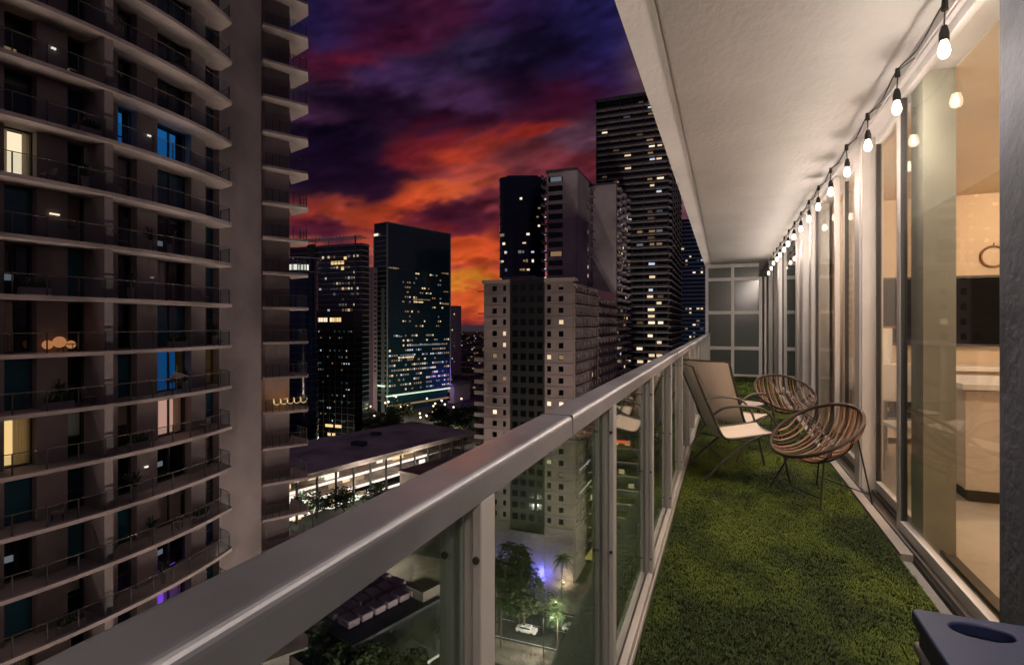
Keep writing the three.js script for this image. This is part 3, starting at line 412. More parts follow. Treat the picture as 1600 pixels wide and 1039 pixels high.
/* ------------------------------------------------------------------ the curved tower on the left */
{
  const CX = -62.45, CS = 20.5, pt = (R, deg) => { const a = THREE.MathUtils.degToRad(deg); return [CX + R * Math.cos(a), CS + R * Math.sin(a)]; };
  const arc = (R0, R1, a0, a1, n = Math.max(1, Math.ceil((a1 - a0) / 1.5))) => { const p = []; for (let i = 0; i <= n; i++) p.push(pt(R1, a0 + (a1 - a0) * i / n)); for (let i = n; i >= 0; i--) p.push(pt(R0, a0 + (a1 - a0) * i / n)); return p; };
  const t = thing('curved_tower', 'tall pale apartment tower with curved balconies filling the left side', 'building', [-36, 0, -24]);
  const TOP = H + 1.4 + 37.5, A0 = -24, EYE = H + 1.4;
  const wins = [[-16.5, -12.5], [-8.3, -5.6], [-2.75, -0.55], [2.68, 5.1], [8.0, 13.84], [16.83, 20.3]];
  // walls between the window bays, full height
  const wall = []; let a = A0; for (const [w0, w1] of wins) { wall.push(prism(arc(27.7, 28.4, a, w0), 0, TOP)); a = w1; }
  wall.push(prism([pt(28.4, 20.3), [-35.85, 30.6], [-35.85, 34.4], [-40, 34.4], [-40, 30], pt(27.7, 20.3)], 0, TOP));
  part('wall', wall, M.stuccoWall, t);
  part('dividing_fin', prism(arc(28.4, 29.75, -0.55, 0.35), 0, TOP), M.stuccoWall, t); part('dividing_fin', prism(arc(28.4, 29.75, -20.4, -19.4), 0, TOP), M.stuccoWall, t);
  part('core', [prism([...arc(20, 26.6, A0, 20.3)], 0, TOP)], M.blackGlass, t);
  part('parapet', prism(arc(27, 28.6, A0, 20.3), TOP, TOP + 1.4), M.slab, t);
  // side wing
  part('wing_wall', prism([[-37.3, 35.6], [-36.2, 37.9], [-43.8, 44], [-50, 44], [-46, 34.4], [-38, 34.41]], 0, TOP), M.stuccoWall, t);
  const R = rng(5), slabShape = [pt(28.3, A0), ...arc(28.3, 30, A0, 18.2).slice(0, 29), pt(29.6, 19.3), pt(28.4, 20.6)];
  const slabOutline = [...Array.from({ length: 30 }, (_, i) => pt(30, A0 + (18.2 - A0) * i / 29)), pt(29.75, 18.7), pt(28.35, 20.6), ...Array.from({ length: 30 }, (_, i) => pt(27.65, 20.2 + (A0 - 20.2) * i / 29))];
  const edge = (d) => { const e = []; for (let i = 0; i <= 28; i++) e.push(pt(30 - d, A0 + (18.0 - A0) * i / 28)); e.push(pt(28.45, 20.2)); return e; };
  const lit = { // floor index k : window index : [material, style]
    '3_1': ['warmBright', 1], '4_3': ['blue', 0], '4_4': ['blue', 2], '5_1': ['warmDim', 3], '5_2': ['warmDim', 3], '-2_4': ['pink', 1], '-2_1': ['gold', 4], '-2_2': ['cool', 5], '-1_4': ['blueDeep', 0], '-1_5': ['amber', 0], '-6_4': ['purple', 4], '1_1': ['coolDim', 6], '8_4': ['blueDeep', 6], '-3_3': ['teal', 6], '-4_1': ['teal', 6], '2_4': ['coolDim', 6], '6_2': ['teal', 6], '0_2': ['coolDim', 6], '7_2': ['warmDim', 6], '9_3': ['coolDim', 6], '2_3': ['warmDim', 6], '-3_4': ['blueDeep', 6], '-5_3': ['warmDim', 6], '-4_5': ['coolDim', 6], '-1_2': ['coolDim', 6], '5_3': ['coolDim', 6], '1_3': ['cool', 6], '-5_4': ['warmDim', 6], '3_2': ['coolDim', 6] };
  const curtainGeo = (w0, w1, y0, y1, f0, f1) => { const n = 40, g = new THREE.PlaneGeometry(1, 1, n, 1), p = g.attributes.position; for (let i = 0; i < p.count; i++) { const u = f0 + (f1 - f0) * (p.getX(i) + 0.5), [x, s] = pt(27.55 + 0.05 * Math.sin(u * (w1 - w0) * 22), w0 + (w1 - w0) * u); p.setXYZ(i, x, p.getY(i) > 0 ? y1 : y0, -s); } g.computeVertexNormals(); return g; };
  for (let k = -7; k <= 11; k++) {
    const y = EYE + 1.5 + 3 * (k - 1), seen = k >= -6 && k <= 10;
    const slab = part('balcony_slab', prism(slabOutline, y - 0.22, y), M.slab, t);
    // railing: top rail, posts, glass
    const e = edge(0.12), gs = [], gp = [];
    gs.push(tube(e.map((q) => [q[0], y + 1.07, -q[1]]), 0.028, 60, 5));
    for (const dg of [-22, -19.5, -16.8, -14, -11.3, -8.6, -5.9, -3.2, -0.6, 2.1, 4.8, 7.5, 10.2, 12.9, 15.5, 17.9]) { const [x, s] = pt(29.88, dg); gs.push(box(0.05, 1.07, 0.05, x, y + 0.535, -s)); }
    { const [x, s] = pt(28.6, 20); gs.push(box(0.05, 1.07, 0.05, x, y + 0.535, -s)); }
    part('railing', gs, M.bronze, slab);
    gp.push(prism([...e, ...edge(0.135).reverse()], y + 0.06, y + 1.0)); part('railing_glass', gp, M.towerGlass, slab);
    wins.forEach(([w0, w1], i) => {
      const hot = lit[`${k}_${i}`], y0 = y + 0.02, y1 = y + 2.77, f = [], e0 = 0.1;
      f.push(prism(arc(27.75, 27.9, w0, w0 + 0.14, 1), y0, y1), prism(arc(27.75, 27.9, w1 - 0.14, w1, 1), y0, y1), prism(arc(27.76, 27.89, w0 + 0.14, w1 - 0.14), y1 - 0.09, y1), prism(arc(27.76, 27.89, w0 + 0.14, w1 - 0.14), y0, y0 + 0.08));
      if (w1 - w0 > 3) f.push(prism(arc(27.75, 27.9, (w0 + w1) / 2 - 0.07, (w0 + w1) / 2 + 0.07, 1), y0 + 0.08, y1 - 0.09));
      if (i === 2 || i === 3 || i === 5) f.push(prism(arc(27.76, 27.89, w0 + 0.14, w1 - 0.14), y0 + 1.0, y0 + 1.07));
      if (i === 5) f.push(prism(arc(27.76, 27.89, w0 + 0.14, w1 - 0.14), y0 + 1.8, y0 + 1.86));
      const fr = part('window', f, M.frameDark, t), pane = prism(arc(27.81, 27.83, w0 + 0.14, w1 - 0.14), y0 + 0.08, y1 - 0.09);
      if (!hot) { const q = R(); if (q > 0.76) { part('pane', pane, M.glass, fr); const z = R(); part('blind', z < 0.5 ? curtainGeo(w0, w1, y0 + (z < 0.25 ? 0 : 0.9 + z), y1, 0, 1) : curtainGeo(w0, w1, y0, y1, 0, 0.25 + z * 0.4), M.slab, fr); return; } part('pane', pane, q < 0.42 ? M.tealGlass : q < 0.7 ? M.darkGlass : q < 0.85 ? M.navyGlass : M.blackGlass, fr); return; }
      part('pane', pane, M.glass, fr);
      const [m, st] = hot, back = (f0, f1, h0, h1, mm) => part('lit_window_blind', prism(arc(27.1, 27.14, w0 + (w1 - w0) * f0, w0 + (w1 - w0) * f1), y0 + (y1 - y0) * h0, y0 + (y1 - y0) * h1), M[mm], fr);
      if (st === 3) { back(0, 0.7, 0, 0.45, m); back(0.7, 1, 0, 0.4, 'warm'); }
      else if (st === 5) { back(0, 1, 0.42, 1, 'coolDim'); part('blind', curtainGeo(w0, w1, y0 + 1.1, y1, 0, 1), M.curtain, fr); }
      else if (st === 6) { back(0.1, 0.6, 0.3, 0.42, 'coolDim'); }
      else { back(0, 1, 0, 1, m); if (st === 1) { part('blind', curtainGeo(w0, w1, y0, y1, 0, 0.3), M.curtain, fr); part('blind', curtainGeo(w0, w1, y0, y1, 0.75, 1), M.curtain, fr); } if (st === 2) back(0.52, 0.8, 0.02, 0.25, 'cool'); if (st === 4) part('blind', curtainGeo(w0, w1, y0, y1, 0.45, 1), M.curtain, fr); }
    });
    // wing balcony of the same floor
    const ws = part('balcony_slab', prism([[-36.3, 35.0], [-34.4, 38.2], [-35.6, 39.6], [-38.5, 40.5], [-36.3, 37.95], [-37.3, 35.7]], y - 0.2, y), M.slab, t);
    const wr = [[-36.2, 35.2], [-34.55, 38.2], [-35.65, 39.45], [-37.2, 39.95]], g2 = [];
    for (let i = 0; i < 3; i++) { const [p, q] = [wr[i], wr[i + 1]]; g2.push(rod([p[0], y + 1.05, -p[1]], [q[0], y + 1.05, -q[1]], 0.025, 5)); const n = i === 0 ? 6 : 3; for (let j = 0; j < n; j++) g2.push(box(0.035, 1.05, 0.035, p[0] + (q[0] - p[0]) * j / n, y + 0.52, -(p[1] + (q[1] - p[1]) * j / n))); }
    part('railing', g2, M.bronze, ws); part('railing_glass', prism([...wr, ...wr.map((p) => [p[0] - 0.02, p[1] - 0.02]).reverse()], y + 0.05, y + 1.0), M.towerGlass, ws);
  }
  { const g = []; for (let k = -8; k > -20; k--) { const y = EYE + 1.5 + 3 * (k - 1); g.push(prism(slabOutline, y - 0.22, y), prism([[-36.3, 35.0], [-34.4, 38.2], [-35.6, 39.6], [-38.5, 40.5], [-36.3, 37.95], [-37.3, 35.7]], y - 0.2, y)); } part('lower_slabs', g, M.slab, t).userData.kind = 'stuff'; }
  for (const [w0, w1] of wins) part('lower_glazing', prism(arc(27.81, 27.83, w0, w1), 0, EYE + 1.5 - 24.3), M.darkGlass, t);

  // things left out on its balconies
  const yk = (k) => EYE + 1.5 + 3 * (k - 1);
  const plant = thing('potted_plant', 'leafy plant in a tall pale pot on a middle balcony of the curved tower', 'plant', [0, 0, 0], 'potted plants on the curved tower'); const Q = rng(19);
  part('pot', new THREE.CylinderGeometry(0.19, 0.14, 0.7, 14).translate(0, 0.35, 0), M.slab, plant);
  { const g = []; for (let i = 0; i < 70; i++) { const a = Q() * 6.28, b = Q(), l = 0.25 + Q() * 0.45, q = new THREE.PlaneGeometry(0.07, l).translate(0, l / 2, 0).rotateX(0.3 + b * 1.1).rotateY(a).translate(0, 0.68 + Q() * 0.35, 0); g.push(q); } part('foliage', g, M.leafDark, plant); }
  const put = [[-1, -4.3, 'pale pot'], [2, 5.4, 0], [2, 8.2, 0], [-1, 10.5, 0], [1, 2.9, 0], [0, 16.2, 0], [-4, 5.6, 0], [-3, 3.4, 0], [3, -2.0, 0], [-5, 7.2, 0]];
  const names = ['leafy plant in a tall pale pot against the wall left of the fin', 'dark plant two floors above the middle, right of the dividing fin', 'dark plant before the double window two floors above the middle', 'plant beside the closed parasol on the curved tower', 'plant by the dividing fin of the curved tower near its middle', 'green plant at the balcony tip on the curved tower', 'plant near the fin on a low balcony of the curved tower', 'plant on a low balcony above the pink curtained window', 'plant on the balcony with the bright warm window at left', 'lowest visible plant on the curved tower'];
  put.forEach(([k, dg], i) => { const [x, s] = pt(29.3, dg), o = i ? dup(plant, [x, yk(k), -s], dg, names[i]) : plant; o.position.set(x, yk(k), -s); o.userData.label = names[i]; });
  { const [x, s] = pt(29.2, 9.3), y = yk(-1), u = thing('patio_umbrella', 'half closed pale patio umbrella leaning on a curved tower balcony', 'umbrella', [x, y, -s]); part('pole', rod([x, y, -s], [x + 0.1, y + 1.9, -s], 0.025), M.white, u); part('canopy', new THREE.ConeGeometry(0.75, 0.55, 8, 1, true).rotateZ(0.35).translate(x + 0.06, y + 1.15, -s), mat(0.5, 0.47, 0.42, 0.9, { side: THREE.DoubleSide }), u); }
  { const [x, s] = pt(29.0, -4.0), y = yk(0), u = thing('globe_lantern', 'cluster of glowing orange globe lanterns on a balcony of the curved tower', 'lantern', [x, y, -s]); part('lamp_globe', [[-0.1, 0.42, 0.55, 0.24], [0, 0.55, 0.05, 0.30], [0.1, 0.40, -0.45, 0.22]].map((q) => new THREE.SphereGeometry(q[3], 18, 12).translate(x + q[0], y + q[1], -s + q[2])), glow(0.85, 0.32, 0.12, 0.62), u); part('stand', [rod([x - 0.3, y, -s], [x - 0.1, y + 0.3, -s], 0.02), rod([x + 0.3, y, -s], [x + 0.1, y + 0.3, -s], 0.02)], M.black, u); }
  const seat = thing('balcony_chair', 'slatted chair', 'chair', [0, 0, 0], 'chairs on the curved tower balconies');
  part('seat', box(0.5, 0.05, 0.5, 0, 0.43, 0), M.slab, seat); part('backrest', [0.55, 0.68, 0.81].map((h) => box(0.48, 0.08, 0.03, 0, h, -0.24 - (h - 0.5) * 0.2)), M.slab, seat); for (const [a, b] of [[-1, -1], [1, -1], [-1, 1], [1, 1]]) part('leg', rod([0.22 * a, 0, 0.22 * b], [0.22 * a, 0.43, 0.22 * b], 0.02, 6), M.bronze, seat);
  [[3, -5.2, 'slatted chair in front of the wall beside the bright upper left window'], [0, -3.2, 'slatted chair on the balcony of the orange lanterns'], [2, 2.0, 'slatted chair beside the fin two floors above the middle'], [5, 11.5, 'slatted chair on a high balcony at the double window'], [-2, 14.6, 'slatted chair at the tip of the pink curtained balcony'], [-3, -4.4, 'slatted chair below the bright lower left window'], [-4, 9.6, 'slatted chair on a low balcony right of the warm wall lamp'], [7, 4.4, 'slatted chair two floors above the blue windows'], [-1, -1.4, 'slatted chair on the balcony above the striped blinds'], [1, 14.2, 'slatted chair near the balcony tip just above the middle']].forEach(([k, dg, l], i) => { const [x, s] = pt(29.15, dg), o = i ? dup(seat, [x, yk(k), -s], 1.2 + i * 0.9, l) : seat; o.position.set(x, yk(k), -s); o.userData.label = l; });
  const crate = thing('planter_box', 'planter', 'planter', [0, 0, 0], 'planter boxes on the curved tower balconies');
  part('trough', box(0.35, 0.4, 1.3, 0, 0.2, 0), M.slab, crate); { const g = []; for (let i = 0; i < 110; i++) { const l = 0.2 + Q() * 0.4; g.push(new THREE.PlaneGeometry(0.06, l).translate(0, l / 2, 0).rotateX((Q() - 0.5) * 1.4).rotateY(Q() * 6.3).translate((Q() - 0.5) * 0.3, 0.38, (Q() - 0.5) * 1.25)); } part('foliage', g, M.leaf, crate); }
  [[-1, -4.6, 'long pale planter low against the wall left of the fin on a middle balcony'], [1, -6.6, 'planter behind the railing one floor above the lanterns'], [0, 9, 'planter before the double window on the lantern floor'], [-2, 3.6, 'planter beside the fin on the floor of the pink curtains'], [4, -2, 'planter on the dark balcony above the bright upper left window'], [-4, 13, 'planter near the tip of a low balcony'], [6, 9, 'planter before the double window on a high balcony'], [-5, -3.5, 'lowest planter left of the fin']].forEach(([k, dg, l], i) => { const [x, s] = pt(29.5, dg), o = i ? dup(crate, [x, yk(k), -s], -0.0175 * dg, l) : crate; o.position.set(x, yk(k), -s); o.rotation.y = 0.0175 * dg; o.userData.label = l; });
  const sconce = (k, dg, label, m, w = 0.2, h = 0.1) => { const [x, s] = pt(28.46, dg), y = yk(k), u = thing('wall_lamp', label, 'lamp', [x, y + 1.4, -s]); part('plate', box(0.06, 0.2, 0.06, x, y + 1.5, -s), M.black, u); part('lamp_glass', box(0.09, h, w, x + 0.06, y + 1.5, -s), m, u); };
  sconce(2, -4.1, 'small white wall lamp beside a window on the left of the curved tower', M.warmBright, 0.45, 0.08); sconce(5, -4.2, 'small wall lamp high on the left of the curved tower', M.whiteStrip); sconce(4, 6.6, 'small white wall lamp two floors above, right of the blue windows', M.whiteStrip); sconce(-4, 0.6, 'warm wall lamp low on the curved tower near the fin', M.gold, 0.5, 0.16); sconce(-3, 6.2, 'small wall lamp near the parasol floor of the curved tower', M.whiteStrip); sconce(1, 7.0, 'small lamp beside the double window just above the middle floor', M.coolDim);
  { const u = thing('fairy_lights', 'curls of warm fairy lights on a balcony of the narrow wing', 'fairy lights', [-35.4, yk(-3), -37]); const y = yk(-2), g = []; for (let i = 0; i < 5; i++) { const a = i / 5, x = -36 + 1.4 * a, s = 35.7 + 2.4 * a, pts = []; for (let j = 0; j < 9; j++) pts.push([x + 0.22 * Math.cos(j * 0.8), y + 0.75 + 0.3 * Math.sin(j * 0.8) + 0.02 * j, -s - 0.1 * j]); g.push(tube(pts, 0.028, 30, 5)); } part('lamp_string', g, M.gold, u); lamp(0xffb060, 1.2, -35.4, y + 1.2, -36.6, 4); }
}

/* ------------------------------------------------------------------ city towers */
// frame: front face looks back along +z, side face looks to +x; u runs leftwards on the front, away on the side
function tower(name, label, x, s, w, d, h, turn = 0) { const t = thing(name, label, 'building', [x, 0, -s]); t.rotation.y = turn; origin.set(t, null); t.userData.dim = undefined; delete t.userData.dim; return Object.assign(t, {}), { t, w, d, h }; }
const onFace = (face, u0, u1, y0, y1, o0, o1) => face === 'front' ? box(u1 - u0, y1 - y0, o1 - o0, -(u0 + u1) / 2, (y0 + y1) / 2, (o0 + o1) / 2) : box(o1 - o0, y1 - y0, u1 - u0, (o0 + o1) / 2, (y0 + y1) / 2, -(u0 + u1) / 2);
const litGeo = new THREE.BoxGeometry(1, 1, 1);
function litWindow(t, face, u, y, w, h, m, out = 0.06) { const o = new THREE.Mesh(litGeo, m); o.name = 'lit_window'; if (face === 'front') { o.position.set(-u, y, out); o.scale.set(w, h, 0.06); } else { o.position.set(out, y, -u); o.scale.set(0.06, h, w); } t.add(o); return o; }
const warmSet = [M.warm, M.warm, M.warmBright, M.warmDim, M.warmDim, M.coolDim, M.cool, M.faint, M.faint, M.faintCool];
function scatter(t, face, R, n, { u0, u1, y0, y1, cols, fh, w = 1.8, h = 1.5, out = 0.08, set = warmSet, run = 1 }) {
  const used = new Set(), floors = Math.floor((y1 - y0) / fh), du = (u1 - u0) / cols;
  for (let i = 0; i < n; i++) { const c = Math.floor(R() * cols), f = Math.floor(Math.pow(R(), 1) * floors), L = R() < 0.3 ? run : 1; for (let j = 0; j < L; j++) { const key = (c + j) + '_' + f; if (used.has(key) || c + j >= cols) continue; used.add(key); const k = 0.55 + R() * 0.45; litWindow(t, face, u0 + (c + j + 0.5) * du, y0 + f * fh + fh * 0.5, Math.min(w, du * 0.85) * k, h * (0.7 + 0.3 * R()), set[Math.floor(R() * set.length)], out); } }
}
// ---- beige block with the dark stripe (nearest of the city)
{
  const { t } = tower('striped_tower', 'beige apartment block with a dark vertical stripe, lower front of the right group', -35.7, 134, 24.8, 57, 76), h = 76, fh = 3.0, R = rng(101);
  part('core', [box(24.6, h - 0.4, 56.6, -12.4, h / 2 - 0.2, -28.5)], M.blackGlass, t);
  const yb = 13, N = 21;
  const wall = [], trim = [];
  // front right strip, windows in two columns
  const strip = (face, u0, u1, cols, y0, y1, sill = 0.9, head = 2.3, out = 0.35) => { // cols: [c0, c1] openings
    let a = u0; for (const [c0, c1] of cols) { wall.push(onFace(face, a, c0, y0, y1, 0, out)); a = c1; } wall.push(onFace(face, a, u1, y0, y1, 0, out));
    for (let y = y0; y < y1 - 1; y += fh) for (const [c0, c1] of cols) { wall.push(onFace(face, c0, c1, y + head, Math.min(y1, y + fh + sill), 0, out - 0.03)); }
    for (const [c0, c1] of cols) wall.push(onFace(face, c0, c1, y0, y0 + sill, 0, out - 0.03));
  };
  strip('front', 0, 7.6, [[2.6, 3.9], [5.9, 7.0]], yb, h); strip('front', 17.3, 24.8, [[18.4, 19.3], [21.0, 22.4]], yb, h);
  strip('side', 0, 26, [[2, 3.6], [5, 6.4], [10, 11.4], [13, 14.6], [19, 20.4], [22.5, 24]], yb, h - 1.5); strip('side', 27.2, 57, [[29, 31], [34, 36.4], [39, 41], [44, 46.4], [49, 51], [53.4, 55.6]], yb, h - 3.0);
  wall.push(onFace('front', 0, 7.6, 0, yb, 0, 0.6), onFace('front', 17.3, 24.8, 0, yb, 0, 0.6));
  part('wall', wall, M.beige, t);
  part('dark_stripe', [onFace('front', 7.62, 17.28, yb - 2, h + 0.6, 0.02, 0.2)], M.stripe, t);
  { const g = []; for (let y = yb; y < h; y += fh) for (let c = 0; c < 4; c++) g.push(onFace('front', 8.2 + c * 2.3, 9.7 + c * 2.3, y + 0.8, y + 2.4, 0.21, 0.26)); part('stripe_glazing', g, M.blackGlass, t).userData.kind = 'stuff'; }
  for (let y = yb; y < h; y += fh * 1) { trim.push(onFace('side', 0.1, 25.9, y - 0.12, y + 0.12, 0.36, 0.55), onFace('side', 27.3, 56.9, y - 0.15, y + 0.15, 0.36, 0.9)); trim.push(onFace('front', 0.1, 7.5, y - 0.1, y + 0.1, 0.36, 0.5), onFace('front', 17.4, 24.7, y - 0.1, y + 0.1, 0.36, 0.5)); }
  part('floor_band', trim, M.beigeTrim, t).userData.kind = 'stuff';
  part('cornice', [onFace('front', -0.6, 7.7, h, h + 0.9, -2, 0.8), onFace('front', 17.2, 25.2, h, h + 0.9, -2, 0.8), onFace('side', 0, 26, h - 1.4, h - 0.6, -4, 0.7)], M.beigeTrim, t);
  { const g = []; for (let y = yb + 3; y < 58; y += fh) { g.push(box(3.4, 0.2, 3, -26.4, y, -2)); g.push(box(3.4, 0.9, 0.08, -26.4, y + 0.55, -0.5)); g.push(box(0.08, 0.9, 3, -28.05, y + 0.55, -2)); } part('corner_balcony', g, M.beige, t).userData.kind = 'stuff'; }
  for (let y = 66; y < h; y += 6) part('roof_arm', box(2.4, 0.25, 0.6, -26, y + 2, -1), M.darkWall, t);
  part('podium', [onFace('front', 7.6, 17.3, 0, yb - 2, 0.02, 0.9), onFace('side', 0, 57, 0, yb, 0, 0.5)], M.beige, t);
  part('penthouse', box(9, 3, 14, -20, h + 1.5, -20), M.grayWall, t);
  const P = [['front', 6.4, 17], ['front', 6.4, 14], ['front', 3.2, 9.9], ['front', 3.2, 7], ['side', 2.8, 9], ['side', 5.7, 9], ['front', 3.2, 13.5], ['front', 6.4, 11.5], ['front', 6.4, 10]];
  for (const [f, u, k] of [['front', 6.45, 14], ['front', 3.25, 14], ['front', 6.45, 10], ['front', 3.25, 10], ['front', 6.45, 8], ['side', 2.8, 10], ['side', 5.7, 10], ['front', 21.7, 14], ['front', 18.85, 16], ['front', 18.85, 15], ['front', 21.7, 9], ['side', 2.8, 8], ['front', 3.25, 8], ['front', 18.85, 12], ['side', 39.9, 5], ['side', 45, 6], ['side', 35, 7], ['side', 53.5, 6], ['side', 20, 12], ['front', 6.45, 5], ['front', 3.25, 4], ['front', 18.85, 6], ['front', 21.7, 5], ['side', 23, 9], ['side', 11, 7], ['side', 14, 4], ['front', 3.25, 17]]) litWindow(t, f, u, yb + k * fh + 1.6, f === 'front' ? 1.1 : 1.6, 1.1, [M.warm, M.warmBright, M.warmDim][Math.floor(R() * 3)], 0.1);
  for (let y = 21; y <= 27; y += 6) { const g = []; for (let i = 0; i < 9; i++) g.push(onFace('side', 4 + i * 1.5, 4.7 + i * 1.5, y, y + 0.3, 0.56, 0.7)); part('lamp_row', g, M.whiteStrip, t); }
}
{ // terraces low on its right side, warm lamps
  const { t } = tower('terraced_podium', 'low terraced podium with warm lamps seen through the railing glass', -20.5, 142, 13, 70, 40), R = rng(8);
  part('core', box(12, 33, 68, -6.5, 16.5, -36), M.darkWall, t); const g = []; for (let k = 0; k < 9; k++) g.push(box(13.4, 0.35, 70, -6.6, 4 + k * 3.6, -35)); part('terrace_slab', g, M.beige, t).userData.kind = 'stuff';
  for (const [u, y] of [[2, 22], [4.5, 25.5], [8, 29.5], [10.5, 22], [12, 18], [3, 33], [6, 33], [9, 33]]) litWindow(t, 'front', u, y + 1.3, 1.4, 1.2, [M.warm, M.gold, M.warmBright][Math.floor(R() * 3)], 0.1);
  for (let i = 0; i < 12; i++) litWindow(t, 'side', 4 + i * 5, 7 + 3.6 * Math.floor(R() * 8) + 1.2, 2, 1.2, [M.gold, M.warmDim, M.warm][Math.floor(R() * 3)], 0.1);
  part('awning', box(6, 0.2, 10, -9, 6.2, 5).rotateX(-0.06), M.yellowGlow, t);
  part('red_neon_sign', [box(5, 0.7, 0.3, -5, 34.6, 0.3), box(0.3, 0.7, 8, 0.3, 34.6, -4)], M.red, t);
}
// ---- dark blue rounded tower
{
  const t = thing('rounded_tower', 'dark blue glass tower with a rounded face and dotted lights', 'building', [-74, 0, -200]), R = rng(31), h = 122;
  const el = []; for (let i = 0; i <= 24; i++) { const a = Math.PI * (1 + i / 24); el.push([9 * Math.cos(a), 5 * Math.sin(a)]); } el.push([9, 12], [-9, 12]);
  const pr = (k, y0, y1) => prism(el.map((p) => [p[0] * k, p[1] * k]), y0, y1), rot = (g) => g.rotateY(0.36);
  origin.set(t, null);
  part('body', rot(pr(1, 0, h)), M.cityNavy, t); part('crown', [rot(prism([[-6, -2], [6, -2], [6, 8], [-6, 8]], h, h + 0.9)), rot(pr(1.015, h - 0.6, h))], M.cityNavy, t);
  const g = []; for (let y = 60; y < h; y += 3.4) g.push(rot(pr(1.012, y, y + 0.25))); part('floor_line', g, M.darkWall, t).userData.kind = 'stuff';
  for (let i = 0; i < 110; i++) { const cl = R(), a = Math.PI * (1 + (cl < 0.5 ? 0.12 + 0.14 * R() : cl < 0.8 ? 0.45 + 0.15 * R() : 0.25 + 0.6 * R())), f = Math.floor(R() * R() * 16), y = 64 + f * 3.4 + 1.6, x = 9.15 * Math.cos(a), s = 5.1 * Math.sin(a), o = new THREE.Mesh(litGeo, warmSet[Math.floor(R() * 7)]); o.name = 'lit_window'; const c = Math.cos(0.36), q = Math.sin(0.36); o.position.set(x * c - s * q, y, -(x * q) - s * c); o.position.set(x * c + (-s) * q, y, -x * q + (-s) * c); o.scale.set(0.6 + R() * 0.8, 0.5 + 0.6 * R(), 0.3); t.add(o); }
  { const s = []; for (let y = 70; y < h; y += 3.4) { s.push(rot(box(2.4, 0.3, 6, 9.9, y, -3))); } part('balcony_slabs', s, M.mauveWall, t).userData.kind = 'stuff'; }
  for (let i = 0; i < 16; i++) { const o = new THREE.Mesh(litGeo, i % 3 ? M.cool : M.warm); o.name = 'lit_window'; const y = 72 + 3.4 * Math.floor(R() * 14) + 1; o.position.set(8.7, y, 2.2 - 4.2); o.scale.set(0.7, 0.7, 0.4); t.add(o); }
  part('beacon_lamp', new THREE.SphereGeometry(0.7, 10, 8).translate(2, 75, 6.4), glow(0.7, 0.75, 1, 3), t);
}
// ---- grey slab towers in the middle
{
  const { t } = tower('grey_slab_tower', 'grey tower with balconies at its left and a blank wall, right of the rounded tower', -48.3, 185, 10.7, 24, 118), R = rng(57), h = 118;
  part('core', [box(10.5, h - 0.2, 23.8, -5.35, h / 2, -12)], M.blackGlass, t);
  const g = [onFace('front', 0, 4.9, 0, h + 1.5, 0, 0.4), onFace('front', 10.2, 10.7, 0, h, 0, 0.4)]; for (let y = 58; y < h; y += 3.3) g.push(onFace('front', 4.9, 10.2, y, y + 1.3, 0, 0.35)); g.push(onFace('side', 0, 15, 0, h + 1, 0, 0.4), onFace('side', 17.5, 24, 0, h - 1, 0, 0.4)); for (let y = 58; y < h; y += 3.3) g.push(onFace('side', 15, 17.5, y, y + 1.4, 0, 0.35));
  part('wall', g, M.grayWall, t); const b = []; for (let y = 58; y < h; y += 3.3) b.push(box(2.6, 0.25, 3, -11.6, y, -1), box(0.1, 1, 3, -12.8, y + 0.6, -1), box(0.15, 0.3, 3.4, 0.8, y, -21)), b.push(box(1.5, 0.25, 3.6, 0.9, y, -21.4)); part('balcony_slabs', b, M.mauveWall, t).userData.kind = 'stuff';
  part('roof_parapet', [box(11.2, 1, 25, -5.4, h + 1.3, -12), box(6, 2.2, 10, -5, h + 2.4, -12)], M.slateWall, t);
  for (const [k, m] of [[17, M.coolDim], [9, M.warmDim], [6, M.warmDim], [4, M.teal], [1, M.warmBright], [1, M.warm]]) litWindow(t, 'front', 7.4, 58 + k * 3.3 + 2.3, k === 1 ? 3.6 : 4, 1.6, m, 0.1);
  for (let i = 0; i < 8; i++) litWindow(t, 'side', 16.2, 58 + 3.3 * Math.floor(R() * 17) + 2.3, 1.6, 1.2, [M.warmDim, M.warm, M.coolDim][i % 3], 0.1);
}
{
  const { t } = tower('blank_slab_tower', 'grey tower with a tall blank end wall and saw-tooth balconies, behind the beige block', -44.7, 240, 10.4, 39, 127), R = rng(58), h = 127;
  part('wall', [box(10.4, h, 39, -5.2, h / 2, -19.5)], M.grayWall, t);
  const g = []; for (let y = 20; y < h - 1; y += 3.3) { for (let i = 0; i < 3; i++) g.push(box(1.7, 0.9, 3.2, 0.86, y, -5 - i * 12)); } part('balcony_slabs', g, M.paleTrim, t).userData.kind = 'stuff';
  const q = []; for (let y = 20; y < h - 3; y += 3.3) q.push(onFace('side', 2, 37, y + 0.9, y + 2.6, 0.01, 0.05)); part('glazing', q, M.blackGlass, t).userData.kind = 'stuff';
  scatter(t, 'side', R, 40, { u0: 2, u1: 30, y0: 40, y1: h - 6, cols: 8, fh: 3.3, w: 2.4, h: 1.3, out: 0.1 });
  part('roof_parapet', box(10.9, 0.9, 39.5, -5.2, h + 0.45, -19.5), M.slateWall, t);
}
